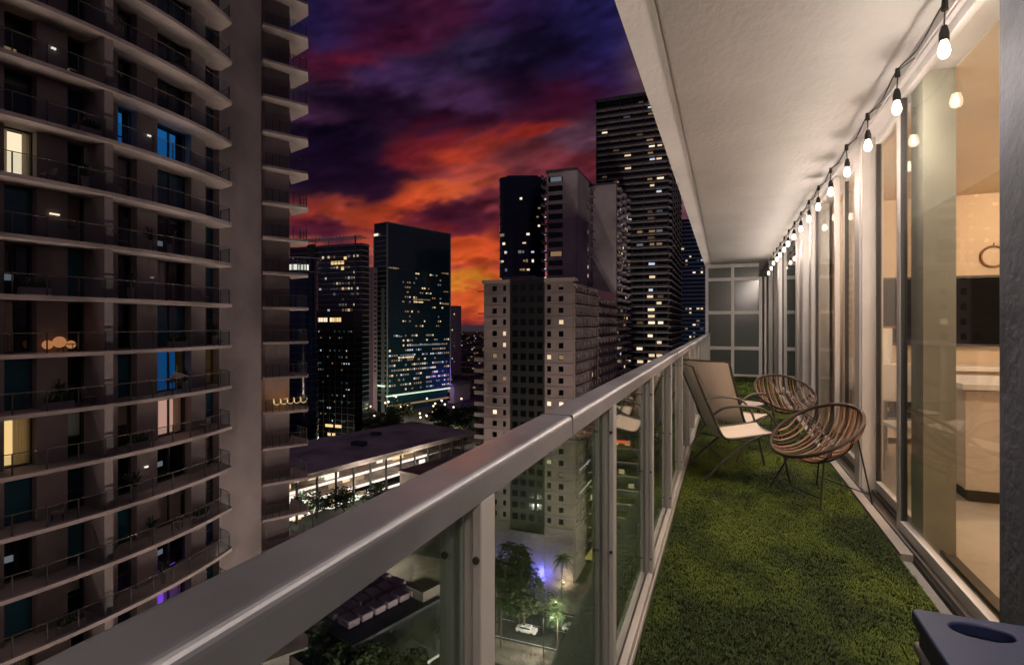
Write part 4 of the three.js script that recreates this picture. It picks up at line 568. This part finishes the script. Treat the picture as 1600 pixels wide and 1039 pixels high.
// ---- tall dark balcony tower
{
  const { t } = tower('tall_balcony_tower', 'tallest dark tower with thin pale balcony lines beside the balcony ceiling', -25.4, 273.6, 35.6, 70, 178), R = rng(71), fh = 3.2, h = 178;
  part('body', [box(35, h, 69, -17.8, h / 2, -34.8)], M.blackGlass, t);
  const g = [], rl = []; for (let k = 4; k < 55; k++) { const y = k * fh; g.push(onFace('front', 0, 35.6, y, y + 0.28, 0, 1.6), onFace('side', -1.6, 70, y, y + 0.28, 0, 1.5)); rl.push(onFace('front', 0, 35.6, y + 0.3, y + 1.2, 1.5, 1.54)); }
  part('balcony_slabs', g, M.paleTrim, t).userData.kind = 'stuff'; part('railing_glass', rl, M.slateWall, t).userData.kind = 'stuff';
  const p = []; for (const u of [0.3, 6, 11.8, 17.5, 23.5, 29.4, 35.2]) p.push(onFace('front', u - 0.25, u + 0.25, 0, h, 0, 1.35)); for (const u of [6, 20, 34, 48, 62]) p.push(onFace('side', u - 0.3, u + 0.3, 0, h, 0, 1.3)); part('fin', p, M.darkWall, t);
  part('roof_frame', [onFace('front', -0.5, 36, h, h + 0.8, -4, 2), onFace('front', 2, 30, h + 0.8, h + 3.4, -14, -4)], M.slateWall, t);
  for (let k = 12; k < 55; k++) for (const u of [8.4, 4.4, 13.5, 20, 26, 31.5]) { const pr = u === 8.4 ? 0.62 : u === 4.4 ? 0.42 : u === 13.5 ? 0.24 : 0.30; if (R() < pr) litWindow(t, 'front', u + (R() - 0.5) * 1.2, k * fh + 1.75, 1.9 + R() * 1.5, 1.5, k < 24 && u < 9 ? [M.warmBright, M.warm][k % 2] : warmSet[Math.floor(R() * 10)], 0.1); }
  scatter(t, 'side', R, 26, { u0: 2, u1: 66, y0: 30, y1: 110, cols: 14, fh, w: 2.2, h: 1.2, out: 0.1, set: [M.warmDim, M.coolDim, M.warm] });
}
{
  const { t } = tower('banded_tower', 'farthest right tower with white floor bands above the railing end', -14, 470, 34, 60, 152), R = rng(72), h = 152;
  part('body', box(33.6, h, 59, -17, h / 2, -30), M.navyGlass, t); const g = []; for (let y = 30; y < h; y += 3.3) g.push(onFace('front', 0, 34, y, y + 0.35, 0, 1.4), onFace('side', -1.4, 60, y, y + 0.35, 0, 1.4)); part('balcony_slabs', g, M.paleTrim, t).userData.kind = 'stuff';
  scatter(t, 'front', R, 50, { u0: 2, u1: 32, y0: 40, y1: 148, cols: 10, fh: 3.3, w: 2.4, h: 1.6 });
  for (const y of [110, 116, 122]) { const o = litWindow(t, 'front', 30, y, 2.2, 3.4, M.gold, 1.5); o.name = 'lit_stairwell'; }
}
// ---- glass slab tower in the centre
{
  const { t } = tower('glass_slab_tower', 'dark teal glass office tower standing alone in the centre of the skyline', -91.8 * 0.931 - 400 * 0.3646, -91.8 * 0.3646 + 400 * 0.931, 15.5, 66, 140, -0.279), R = rng(91), h = 140, fh = 3.7;
  part('body', [new THREE.BoxGeometry(15.3, h, 65.8).translate(-7.75, h / 2, -33)], M.cityGlass, t);
  const m = []; for (let y = 12; y < h - 22; y += fh) m.push(onFace('side', 0.3, 65.8, y, y + 0.16, 0, 0.14)); for (let u = 0.4; u < 66; u += 2.2) m.push(onFace('side', u - 0.05, u + 0.05, 0, h - 4, 0, 0.09)); part('mullion_grid', m, M.darkWall, t).userData.kind = 'stuff';
  part('edge_frame', [onFace('side', -0.6, 0, 0, h + 0.4, -0.6, 0.5), onFace('side', 65.9, 66.5, 0, h + 0.4, -0.6, 0.5), onFace('side', -0.6, 66.5, h, h + 0.6, -15, 0.5)], M.greenTrim, t);
  const f = [onFace('front', 3.4, 6.6, 0, 92, 0, 0.5), onFace('front', 14.4, 15.5, 0, h - 9, 0, 0.5)]; for (let y = 60; y < h - 8; y += fh) f.push(onFace('front', 0.4, 15.5, y, y + 0.5, 0, 1.1)); for (let y = 8; y < 60; y += fh) f.push(onFace('front', 0.2, 3.4, y, y + 1.6, 0, 0.6), onFace('front', 6.6, 15.5, y, y + 0.7, 0, 0.7)); part('side_slabs', f, M.greenTrim, t).userData.kind = 'stuff';
  litWindow(t, 'front', 12, h - 8, 5, 1.8, M.warmBright, 0.9).name = 'lit_terrace';
  scatter(t, 'side', R, 170, { u0: 1, u1: 65, y0: 14, y1: 62, cols: 29, fh, w: 1.9, h: 1.5, out: 0.12, run: 3, set: [M.warm, M.warmDim, M.coolDim, M.coolDim, M.cool, M.warmDim] });
  scatter(t, 'side', R, 44, { u0: 14, u1: 58, y0: 62, y1: 110, cols: 20, fh, w: 1.9, h: 1.3, out: 0.12, run: 2, set: [M.warmDim, M.coolDim, M.warm] });
  for (const [u, y, w, mm] of [[34, 84.5, 18, M.warmDim], [6, 107, 10, M.warmDim], [60, 107, 8, M.warmDim], [61, 92, 6, M.warmDim], [60, 82, 7, M.warmDim], [30, 82.5, 9, M.warm], [12, 56, 4, M.coolDim], [40, 49, 40, M.coolDim], [18, 40, 16, M.warm]]) { for (let i = 0; i < w / 2; i++) litWindow(t, 'side', u - w / 2 + i * 2 + 1, y, 1.5 + R() * 0.4, 0.5 + R() * 0.9, mm, 0.14); }
  const st = part('light_strip', [onFace('side', -2, 66.5, 12, 12.8, 0.6, 2.2)], M.greenWhite, t); part('podium_fascia', [onFace('side', -2, 67, 12.9, 13.6, 0.2, 2.6), onFace('front', -2, 16, 12.9, 13.6, 0, 2)], M.greenTrim, t);
  part('lobby_light', [onFace('side', 1, 66, 4, 5.2, 0.4, 0.9)], M.warmDim, t); part('light_crown', [onFace('front', 2, 14, 19, 20, 0.8, 1.4)], M.greenWhite, t);
}
// ---- left background towers
{
  const { t } = tower('banded_office_tower', 'dark tower with roof pergola and lit floor bands behind the narrow wing', -199, 265.7, 55, 7, 113), R = rng(121), h = 113, fh = 3.2;
  part('body', box(54.6, h, 6.8, -27.4, h / 2, -3.5), M.darkGlass, t); const g = []; for (let y = 3; y < h; y += fh) g.push(onFace('front', 0, 55, y, y + 0.3, 0, 0.8), onFace('side', -0.8, 7, y, y + 0.35, 0, 0.9)); part('floor_band', g, M.paleTrim, t).userData.kind = 'stuff';
  part('fin', [onFace('front', 3.5, 4.3, 60, h + 4.5, 0.9, 1.4), onFace('front', 34, 40, h - 16, h + 1, 0, 1.2)], M.slateWall, t);
  const p = []; for (let u = 3; u < 55; u += 2.6) p.push(box(0.4, 0.4, 12, -u, h + 4.4, -5)); p.push(box(54, 0.3, 0.3, -27, h + 4.1, 0.8)); for (let u = 4; u < 55; u += 10) p.push(box(0.3, 4.4, 0.3, -u, h + 2, 0.6)); part('roof_pergola', p, M.paleTrim, t); { const l = []; for (let u = 3; u < 50; u += 2.6) l.push(box(0.5, 0.35, 0.4, -u, h + 4.4, 1.3)); part('lamp_row', l, M.coolDim, t); }
  scatter(t, 'front', R, 92, { u0: 2, u1: 53, y0: 56, y1: 108, cols: 24, fh, w: 2, h: 1.3, out: 0.12, run: 3 }); scatter(t, 'front', R, 70, { u0: 0, u1: 14, y0: 3, y1: 60, cols: 5, fh, w: 2.6, h: 0.9, out: 0.12, run: 3, set: [M.pink, M.cool, M.coolDim, M.warmDim] });
  for (let y = 8; y < 62; y += fh) litWindow(t, 'front', 3.6, y + 0.6 + R() * 0.8, 6.4, 0.35 + R() * 0.5, R() < 0.3 ? M.violetStrip : R() < 0.6 ? M.coolDim : M.cool, 0.9);
  for (const [u, y] of [[14, 102], [16.5, 102], [19, 102], [21.5, 102], [14, 98.6], [12, 104.8]]) litWindow(t, 'front', u, y, 2, 2, M.gold, 0.14);
}
{
  const { t } = tower('dark_office_block', 'dark office block with one bright top floor, behind the narrow wing', -181, 235, 48, 7, 71), R = rng(131), h = 71, fh = 3.4;
  part('body', box(48, h, 7, -24, h / 2, -3.5), M.blackGlass, t); const g = []; for (let y = 4; y < h; y += fh) g.push(onFace('front', 0, 48, y, y + 0.25, 0, 0.3), onFace('side', 0, 7, y, y + 0.25, 0, 0.3)); for (let u = 0; u <= 48; u += 4) g.push(onFace('front', u - 0.1, u + 0.1, 0, h, 0, 0.22)); part('mullion_grid', g, M.darkWall, t).userData.kind = 'stuff';
  part('roof_parapet', box(48.6, 1, 7.6, -24, h + 0.5, -3.5), M.darkWall, t);
  for (let i = 0; i < 11; i++) if (i !== 5) litWindow(t, 'front', 9 + i * 1.5, h - 3.4, 1.25, 2.4, i < 4 ? M.gold : M.warmBright, 0.12);
  scatter(t, 'front', R, 110, { u0: 1, u1: 47, y0: 12, y1: h - 6, cols: 30, fh, w: 0.9, h: 0.8, out: 0.1, set: [M.warmDim, M.coolDim, M.cool, M.teal] });
  for (const [u, y, w] of [[16, 11, 5], [10, 11, 4], [12, 2.5, 10], [16, 6.4, 2], [13, 6.4, 2]]) litWindow(t, 'front', u, y, w, 1.5, M.gold, 0.3);
}
{
  const t = thing('round_terrace_tower', 'dark round tower with a lit curved terrace near its top, beside the narrow wing', 'building', [-190.5, 0, -208]); origin.set(t, null);
  part('body', cyl(7.2, 7.2, 96, 0, 48, 0, 28), M.cityNavy, t); const g = []; for (let y = 4; y < 89; y += 3.4) g.push(cyl(7.5, 7.5, 0.3, 0, y, 0, 28)); part('floor_line', g, M.darkWall, t).userData.kind = 'stuff';
  part('terrace_slab', cyl(9.5, 8.6, 0.8, 0, 90, 0, 30), M.slateWall, t); part('roof_ring', new THREE.TorusGeometry(9, 0.25, 6, 36).rotateX(1.5708).translate(0, 96.5, 0), M.paleTrim, t); part('lit_window_band', new THREE.CylinderGeometry(7.6, 7.6, 2.6, 28, 1, true, -1.5, 2.6).translate(0, 92, 0), M.whiteStrip, t);
  { const p = []; for (let i = 0; i < 10; i++) { const a = -1.6 + i * 0.3; p.push(box(0.3, 6, 0.3, 8.9 * Math.sin(a), 93.4, 8.9 * Math.cos(a))); } part('column', p, M.slateWall, t); }
}
{ const { t } = tower('pale_far_tower', 'pale mauve far tower showing between the pergola tower and the glass tower', -241, 335, 9, 5, 106); part('wall', box(9, 106, 5, -4.5, 53, -2.5), M.mauveWall, t); const g = []; for (let y = 30; y < 104; y += 3.4) g.push(onFace('side', 1, 4, y, y + 1.2, 0, 0.05)); part('glazing', g, M.darkGlass, t).userData.kind = 'stuff'; part('roof_parapet', box(9.4, 1, 5.4, -4.5, 106.5, -2.5), M.mauveWall, t); }
{ const { t } = tower('small_far_tower', 'small pale far tower just right of the glass tower', -268, 520, 12, 12, 84), R = rng(3); part('wall', box(12, 84, 12, -6, 42, -6), M.mauveWall, t); scatter(t, 'front', R, 14, { u0: 1, u1: 11, y0: 20, y1: 80, cols: 4, fh: 3.4, w: 1.4, h: 1.4 }); part('roof_parapet', box(12.4, 1, 12.4, -6, 84.5, -6), M.slateWall, t); }
{ const { t } = tower('arched_low_building', 'low mauve building with dark arches beyond the trees', -208, 400, 60, 30, 16); part('wall', box(60, 14, 30, -30, 7, -15), M.mauveWall, t); const g = []; for (let u = 4; u < 58; u += 7) g.push(onFace('front', u, u + 3.5, 2, 9, 0.02, 0.1)); part('arch', g, M.blackGlass, t); part('roof', box(62, 1.2, 32, -30, 14.6, -15), M.slateWall, t); part('light_strip', onFace('front', 2, 30, 15.4, 16, 0.5, 1.2), M.violetStrip, t); lamp(0xb070ff, 500, -205, 22, -392, 20); }
// low city running to the horizon
{
  const R = rng(200), g = [], l = [], w = [];
  for (let i = 0; i < 420; i++) { const s = 480 + Math.pow(R(), 1.4) * 3200, x = -s * 0.62 + (R() - 0.5) * s * 0.62, h = 5 + R() * R() * 16, a = 14 + R() * 30; g.push(box(a, h, 14 + R() * 30, x, h / 2, -s)); if (R() < 0.75) l.push(box(1.5 + s * 0.0012, 1.0 + s * 0.0008, 1, x + (R() - 0.5) * a, h + 0.5, -s + 22)); else w.push(box(1.5 + s * 0.001, 1 + s * 0.0008, 1, x + (R() - 0.5) * a, h * 0.6, -s + 23)); }
  struct('distant_city', g, M.slateWall, 'stuff', 'low dark rooftops running to the horizon'); struct('distant_city_lights', l, M.warmDim, 'stuff', 'scattered warm lights of the distant city'); struct('distant_city_lights', w, M.cool, 'stuff', 'scattered white lights of the distant city');
}
/* ------------------------------------------------------------------ station hall and low buildings */
{
  const t = thing('station_hall', 'long flat roofed hall with lit open floors below the narrow wing', 'building', [-128, 0, -180]);
  const roof = [[-133, 122], [-107.4, 228], [-149, 240], [-180, 142]]; part('roof', prism(roof, 14.4, 15.4), M.roofing, t);
  part('roof_edge', prism([[-133, 122], [-107.4, 228], [-107.9, 228.2], [-133.5, 122.2]], 13.9, 15.7), M.slab, t);
  const on = (f, o) => [-133 - o + 25.6 * f, 122 + 106 * f + o * 0.24];
  for (const y of [10.6, 6.2]) part('floor_slab', prism([on(0, 1.5), on(1, 1.5), on(1, 22), on(0, 22)], y - 0.5, y), M.slab, t);
  for (const y of [10.75, 6.3, 2.4]) { const a = on(0, 1.2), b = on(0.72, 1.2), a2 = on(0, 1.5), b2 = on(0.72, 1.5); part('light_strip', prism([a, b, b2, a2], y - 0.7, y + 0.15), M.whiteStrip, t); }
  for (let f = 0.02; f < 1; f += 0.07) { const p = on(f, 1); part('column', box(0.6, 13.9, 0.6, p[0], 6.95, -p[1]), M.darkWall, t); }
  part('back_wall', prism([on(0, 22), on(1, 22), on(1, 22.4), on(0, 22.4)], 0, 14.4), M.slateWall, t);
  const R = rng(77); for (let i = 0; i < 60; i++) { const f = R() * 0.72, p = on(f, 2 + R() * 10), y = [0.6, 7, 11.2][i % 3]; part('lit_shop_window', box(2 + R() * 4, 1.2 + R() * 1.2, 0.4, p[0], y + 1, -p[1], 1.3), [M.whiteStrip, M.warm, M.gold, M.greenWhite, M.warmDim][Math.floor(R() * 5)], t); }
  part('roof_unit', [box(6, 1.6, 3, -140, 16.2, -185), box(4, 1.2, 3, -146, 16, -205)], M.slateWall, t);
  for (const f of [0.15, 0.4, 0.65]) { const p = on(f, -5); lamp(0xfff0dd, 520, p[0], 9, -p[1], 25); }
}
{ const t = thing('covered_walkway', 'violet lit covered walkway beside the hall, above the railing', 'walkway', [-96, 0, -210]); part('roof', box(3.6, 0.5, 56, -96.5, 9.6, -224, -0.2), M.paleTrim, t); part('light_strip', box(0.4, 0.7, 50, -94.6, 8.6, -224, -0.2), M.violetStrip, t); const g = []; for (let i = 0; i < 8; i++) g.push(box(0.4, 9.4, 0.4, -102.2 + i * 1.45, 4.7, -(198 + i * 7.2))); part('column', g, M.darkWall, t); }
{ const t = thing('low_beige_building', 'low beige building with a small lamp above the railing line', 'building', [-92, 0, -175]); part('wall', box(22, 11, 26, -97, 5.5, -180, -0.22), M.beige, t); part('roof', box(22.8, 0.8, 26.8, -97, 11.4, -180, -0.22), M.beigeTrim, t); part('door_opening', box(3, 5, 0.3, -92, 6, -166.6, -0.22), M.blackGlass, t); part('lamp_globe', new THREE.SphereGeometry(0.5, 10, 8).translate(-88.6, 13, -172), M.gold, t); lamp(0xffb060, 60, -88.6, 14.2, -171, 15); }
{
  const t = thing('plant_room_building', 'low building with rows of roof machines seen through the first glass panel', 'building', [-64, 0, -86]); part('wall', box(18, 10.5, 20, -64, 5.25, -88, -0.3), M.darkWall, t); part('roof', box(18.4, 0.5, 20.4, -64, 10.75, -88, -0.3), M.slateWall, t);
  for (let r = 0; r < 3; r++) for (let i = 0; i < 6; i++) { const c = Math.cos(-0.3), s = Math.sin(-0.3), lx = -6 + r * 4.6, lz = -7.5 + i * 2.9; part('roof_machine', new RoundedBoxGeometry(3.4, 1.3, 2.4, 2, 0.25).rotateY(-0.3).translate(-64 + lx * c + lz * s, 11.8, -88 - lx * s + lz * c), M.mauveWall, t); }
  part('stair_box', box(5, 8, 5, -56.2, 9, -95, -0.3), M.beige, t);
}
{ const t = thing('flat_roof_kiosk', 'small dark flat roofed kiosk with light under its eave', 'building', [-57, 0, -89]); part('wall', box(8, 5.6, 9, -54, 2.8, -82, -0.3), M.darkWall, t); part('roof', box(10, 0.5, 11, -54, 5.9, -82, -0.3), M.roofing, t); part('light_strip', box(0.2, 0.8, 5, -49.5, 4.9, -80, -0.3), M.greenWhite, t); lamp(0xe8ffc8, 45, -47.6, 4.4, -79, 12); }

/* ------------------------------------------------------------------ trees and palms */
const LR = rng(300);
function tree(label, leaf, seed, group) {
  const t = thing('broad_tree', label, 'tree', [0, 0, 0], group), R = rng(seed), g = [], lobes = [];
  for (let i = 0; i < 9; i++) lobes.push([V((R() - 0.5) * 7, 6 + R() * 5, (R() - 0.5) * 7), 1.8 + R() * 1.8]);
  part('trunk', [rod([0, 0, 0], [0.2, 4.5, 0.1], 0.36, 9, 0.24), ...lobes.map(([c]) => rod([0.2, 4, 0.1], [c.x * 0.8, c.y - 0.8, c.z * 0.8], 0.15, 6, 0.05))], M.bark, t);
  for (let i = 0; i < 1000; i++) { const [c, r] = lobes[i % 9], a = R() * 6.283, z = R() * 2 - 1, q = Math.sqrt(1 - z * z), k = r * (0.6 + 0.5 * R()); const s = 0.45 + R() * 0.4; g.push(new THREE.PlaneGeometry(s, s * 0.7).rotateX(R() * 3).rotateY(R() * 6.28).translate(c.x + k * q * Math.cos(a), c.y + k * z * 0.8, c.z + k * q * Math.sin(a))); }
  part('crown', g, leaf, t); return t;
}
function palm(label, seed, h, group) {
  const t = thing('palm_tree', label, 'palm', [0, 0, 0], group), R = rng(seed), tr = []; for (let i = 0; i <= 5; i++) tr.push([0.05 * i * i * 0.25, h * i / 5, 0.04 * i]);
  part('trunk', tube(tr, 0.2, 14, 8), M.bark, t); const top = tr[5];
  for (let f = 0; f < 22; f++) {
    const a = f * 2.399, up = 0.95 - f * 0.075, L = 2.6 + R() * 0.9, g = [];
    const P = (u) => V(Math.cos(a) * L * u * (0.75 + 0.25 * Math.cos(up)), up * L * u * 0.9 - 1.7 * u * u * L * 0.55, Math.sin(a) * L * u * (0.75 + 0.25 * Math.cos(up))).add(V(...top));
    for (let j = 1; j < 14; j++) { const u = j / 14, p = P(u), len = 0.75 * Math.sin(Math.PI * (0.12 + 0.85 * u)) + 0.12; for (const sd of [-1, 1]) { const w = V(-Math.sin(a) * sd, -0.45, Math.cos(a) * sd).normalize(), q = p.clone().addScaledVector(w, len).add(V(Math.cos(a) * 0.25, 0, Math.sin(a) * 0.25)), tn = V(Math.cos(a), 0, Math.sin(a)).multiplyScalar(0.13), b = new THREE.BufferGeometry(); b.setAttribute('position', new THREE.Float32BufferAttribute([...p.clone().sub(tn).toArray(), ...p.clone().add(tn).toArray(), ...q.toArray()], 3)); b.setAttribute('uv', new THREE.Float32BufferAttribute([0, 0, 1, 0, 0, 1], 2)); b.computeVertexNormals(); g.push(b); } }
    part('frond', g, M.palmLeaf, t);
  }
  return t;
}
{
  const G = 'dark trees in the park beyond the hall', a = tree('dark tree of the park clump beyond the station hall roof', M.leafDark, 61, G), b = tree('dark tree of the park clump beyond the station hall roof', M.leaf, 62, G);
  const spots = []; const R = rng(64); for (let i = 0; i < 34; i++) { const x = 572 + R() * 184, D = 262 + R() * 90, xc = (x - 800) / 850 * D; spots.push([xc * 0.931 - D * 0.3646, xc * 0.3646 + D * 0.931]); }
  spots.forEach(([x, s], i) => { const src = i % 2 ? b : a, o = i < 2 ? src : dup(src, [x, 0, -s], 0); o.position.set(x, 0, -s); o.rotation.y = i * 1.7; const k = 0.9 + R() * 0.55; o.scale.set(k, k, k); });
  const near = [[-118, 148, 'dark street tree in front of the lit hall floors, left'], [-113, 158, 'dark street tree in front of the lit hall floors, right'], [-122, 138, 'street tree nearest the narrow wing before the hall'], [-68, 75, 'dark bushy tree left of the roof machines'], [-50, 77, 'dark bushy tree below the flat roofed kiosk'], [-61, 73, 'dark bushy tree lowest behind the first glass panel'], [-46, 96, 'dark bushy tree right of the flat roofed kiosk'], [-56, 75, 'dark bushy tree before the roof machines'], [-44, 113, 'round dark tree among the palms by the blue light'], [-39.5, 108, 'round dark tree by the small palm on the pavement'], [-47, 119, 'round dark tree left of the palms by the blue light']];
  near.forEach(([x, s, l], i) => { const o = dup(i % 2 ? b : a, [x, 0, -s], i * 2.1, l, 'street trees near the towers'); o.scale.setScalar(0.85 + 0.2 * LR()); });
  const P = palm('palm beside the blue lit base of the striped block, tallest', 66, 11, 'palms along the street'), ps = [[-46, 121, 'palm nearest the blue lit base of the striped block', 1.1], [-43, 116, 'palm left of the street crossing seen through the second glass panel', 1], [-48, 113, 'palm at the left edge of the second glass panel', 1.05], [-41, 109, 'palm in front of the blue glow, lower row', 0.95], [-45, 106, 'palm in the lower row beside the post', 1], [-42, 101, 'lowest palm by the pale pavement', 0.9], [-36, 124, 'bright green lit palm before the white base of the striped block', 0.9], [-31, 104, 'small palm alone on the pavement edge', 0.7], [-60, 118, 'lit green palm seen through the first glass panel', 1], [-63, 122, 'dark palm behind the lit green palm', 0.95], [-50, 124, 'palm behind the second panel post', 1]];
  ps.forEach(([x, s, l, k], i) => { const o = i ? dup(P, [x, 0, -s], i * 1.3, l) : P; o.position.set(x, 0, -s); o.userData.label = l; o.scale.setScalar(k); });
}
/* ------------------------------------------------------------------ street lamps and lights of the street */
{
  const p = thing('street_lamp', 'street lamp', 'street lamp', [0, 0, 0], 'street lamps'); part('pole', rod([0, 0, 0], [0, 8, 0], 0.1, 8, 0.06), M.black, p); part('arm', rod([0, 8, 0], [1.6, 8.3, 0], 0.05), M.black, p); part('lamp_head', box(0.7, 0.12, 0.28, 1.8, 8.25, 0), M.streetGlow, p);
  const S = [[-31, 12, 'street lamp below the curved tower, first of its row', 700], [-31, 44, 'street lamp below the curved tower, second of its row', 700], [-30, 78, 'street lamp near the low roofs below', 420], [-33, 101, 'street lamp at the corner by the crossing', 520], [-58, 103, 'street lamp beside the palms', 380], [-84, 122, 'street lamp far left along the cross street', 260], [-9, 172, 'street lamp beyond the striped block', 2600], [-8, 126, 'street lamp on the avenue opposite the striped block', 2600], [-8, 62, 'street lamp on the near side of the avenue, second', 1500], [-8, 40, 'street lamp on the near side of the avenue, first', 1500], [-8, 18, 'street lamp right below the balcony', 1500], [-8, -6, 'street lamp below the balcony behind the camera', 1500], [-140, 262, 'street lamp in the park', 300], [-118, 270, 'street lamp at the edge of the park', 300], [-186, 224, 'street lamp by the dark office block', 260]];
  S.forEach(([x, s, l, I], i) => { const o = i ? dup(p, [x, 0, -s], 0, l) : p; o.position.set(x, 0, -s); o.userData.label = l; lamp(new THREE.Color().setRGB(1, 0.82, 0.72), I * 1.7, x + 1.8, 7.9, -s, 8); });
  const bl = (x, y, s, label, m, c, I) => { const t = thing('flood_lamp', label, 'lamp', [x, y, -s]); part('housing', cyl(0.3, 0.2, 0.5, x, y + 0.25, -s, 12), M.black, t); part('lamp_glass', cyl(0.26, 0.26, 0.06, x, y + 0.53, -s, 12), m, t); lamp(c, I, x, y + 0.9, -s, 8); };
  bl(-43.8, 0.14, 131.6, 'blue flood lamp at the foot of the dark stripe', M.blueLamp, new THREE.Color().setRGB(0.14, 0.14, 1), 420); bl(-52.5, 0.14, 131.5, 'second blue flood lamp left of the dark stripe', M.blueLamp, new THREE.Color().setRGB(0.2, 0.15, 1), 200); bl(-37.5, 0.14, 131, 'warm flood lamp at the foot of the pale base', M.gold, new THREE.Color().setRGB(1, 0.7, 0.42), 150); bl(-36.5, 0.14, 121, 'green flood lamp under the lit palm', M.greenWhite, new THREE.Color().setRGB(0.7, 1, 0.35), 60); bl(-60, 0.14, 115.5, 'green flood lamp under the left lit palm', M.greenWhite, new THREE.Color().setRGB(0.8, 1, 0.3), 110);
  bl(-140, 0, 355, 'white flood lamp before the glass tower lobby', M.greenWhite, new THREE.Color().setRGB(0.9, 1, 0.7), 900); bl(-175, 0, 330, 'pale flood lamp left of the glass tower', M.greenWhite, new THREE.Color().setRGB(0.85, 1, 0.6), 900);
  bl(-184, 0, 228, 'warm flood lamp at the dark office block entrance', M.gold, new THREE.Color().setRGB(1, 0.65, 0.3), 220);
}
{
  const p = thing('park_lamp', 'park lamp', 'lamp post', [0, 0, 0], 'small park lamps before the glass tower'), R = rng(404); part('pole', rod([0, 0, 0], [0, 4.5, 0], 0.08, 6), M.black, p); part('lamp_globe', new THREE.SphereGeometry(0.6, 10, 8).translate(0, 5, 0), M.streetGlow, p);
  for (let i = 0; i < 26; i++) { const x = 560 + R() * 165, D = 330 + R() * 60, xc = (x - 800) / 850 * D, o = i ? dup(p, [0, 0, 0], 0) : p; o.position.set(xc * 0.931 - D * 0.3646, i % 3 ? 3 : 9, -(xc * 0.3646 + D * 0.931)); o.userData.label = 'small bright lamp in the park before the glass tower'; if (i % 4 === 0) lamp(new THREE.Color().setRGB(1, 0.85, 0.6), 320, o.position.x, o.position.y + 6.2, o.position.z + 1, 10); }
}
for (const [x, s, l] of [[-30, 112, 'light coloured car on the cross street by the small palm'], [-39, 108, 'car waiting on the cross street behind the palms']]) {
  const t = thing('parked_car', l, 'car', [x, 0, -s]); part('body', [new RoundedBoxGeometry(4.4, 0.75, 1.8, 3, 0.2).translate(x, 0.65, -s), new RoundedBoxGeometry(2.4, 0.6, 1.6, 3, 0.22).translate(x - 0.1, 1.2, -s)], M.white, t);
  part('windows', new RoundedBoxGeometry(2.2, 0.36, 1.63, 2, 0.08).translate(x - 0.1, 1.22, -s), M.darkGlass, t); for (const dx of [-1.35, 1.35]) for (const dz of [-0.8, 0.8]) part('wheel', new THREE.CylinderGeometry(0.33, 0.33, 0.22, 16).rotateX(1.5708).translate(x + dx, 0.33, -s + dz), M.rubber, t);
  for (const dz of [-0.6, 0.6]) part('headlight', box(0.06, 0.14, 0.3, x + 2.2, 0.72, -s + dz), M.whiteStrip, t);
}
scene.traverse((o) => { if (o.isMesh) { o.castShadow = true; o.receiveShadow = true; } });
renderer.render(scene, camera);
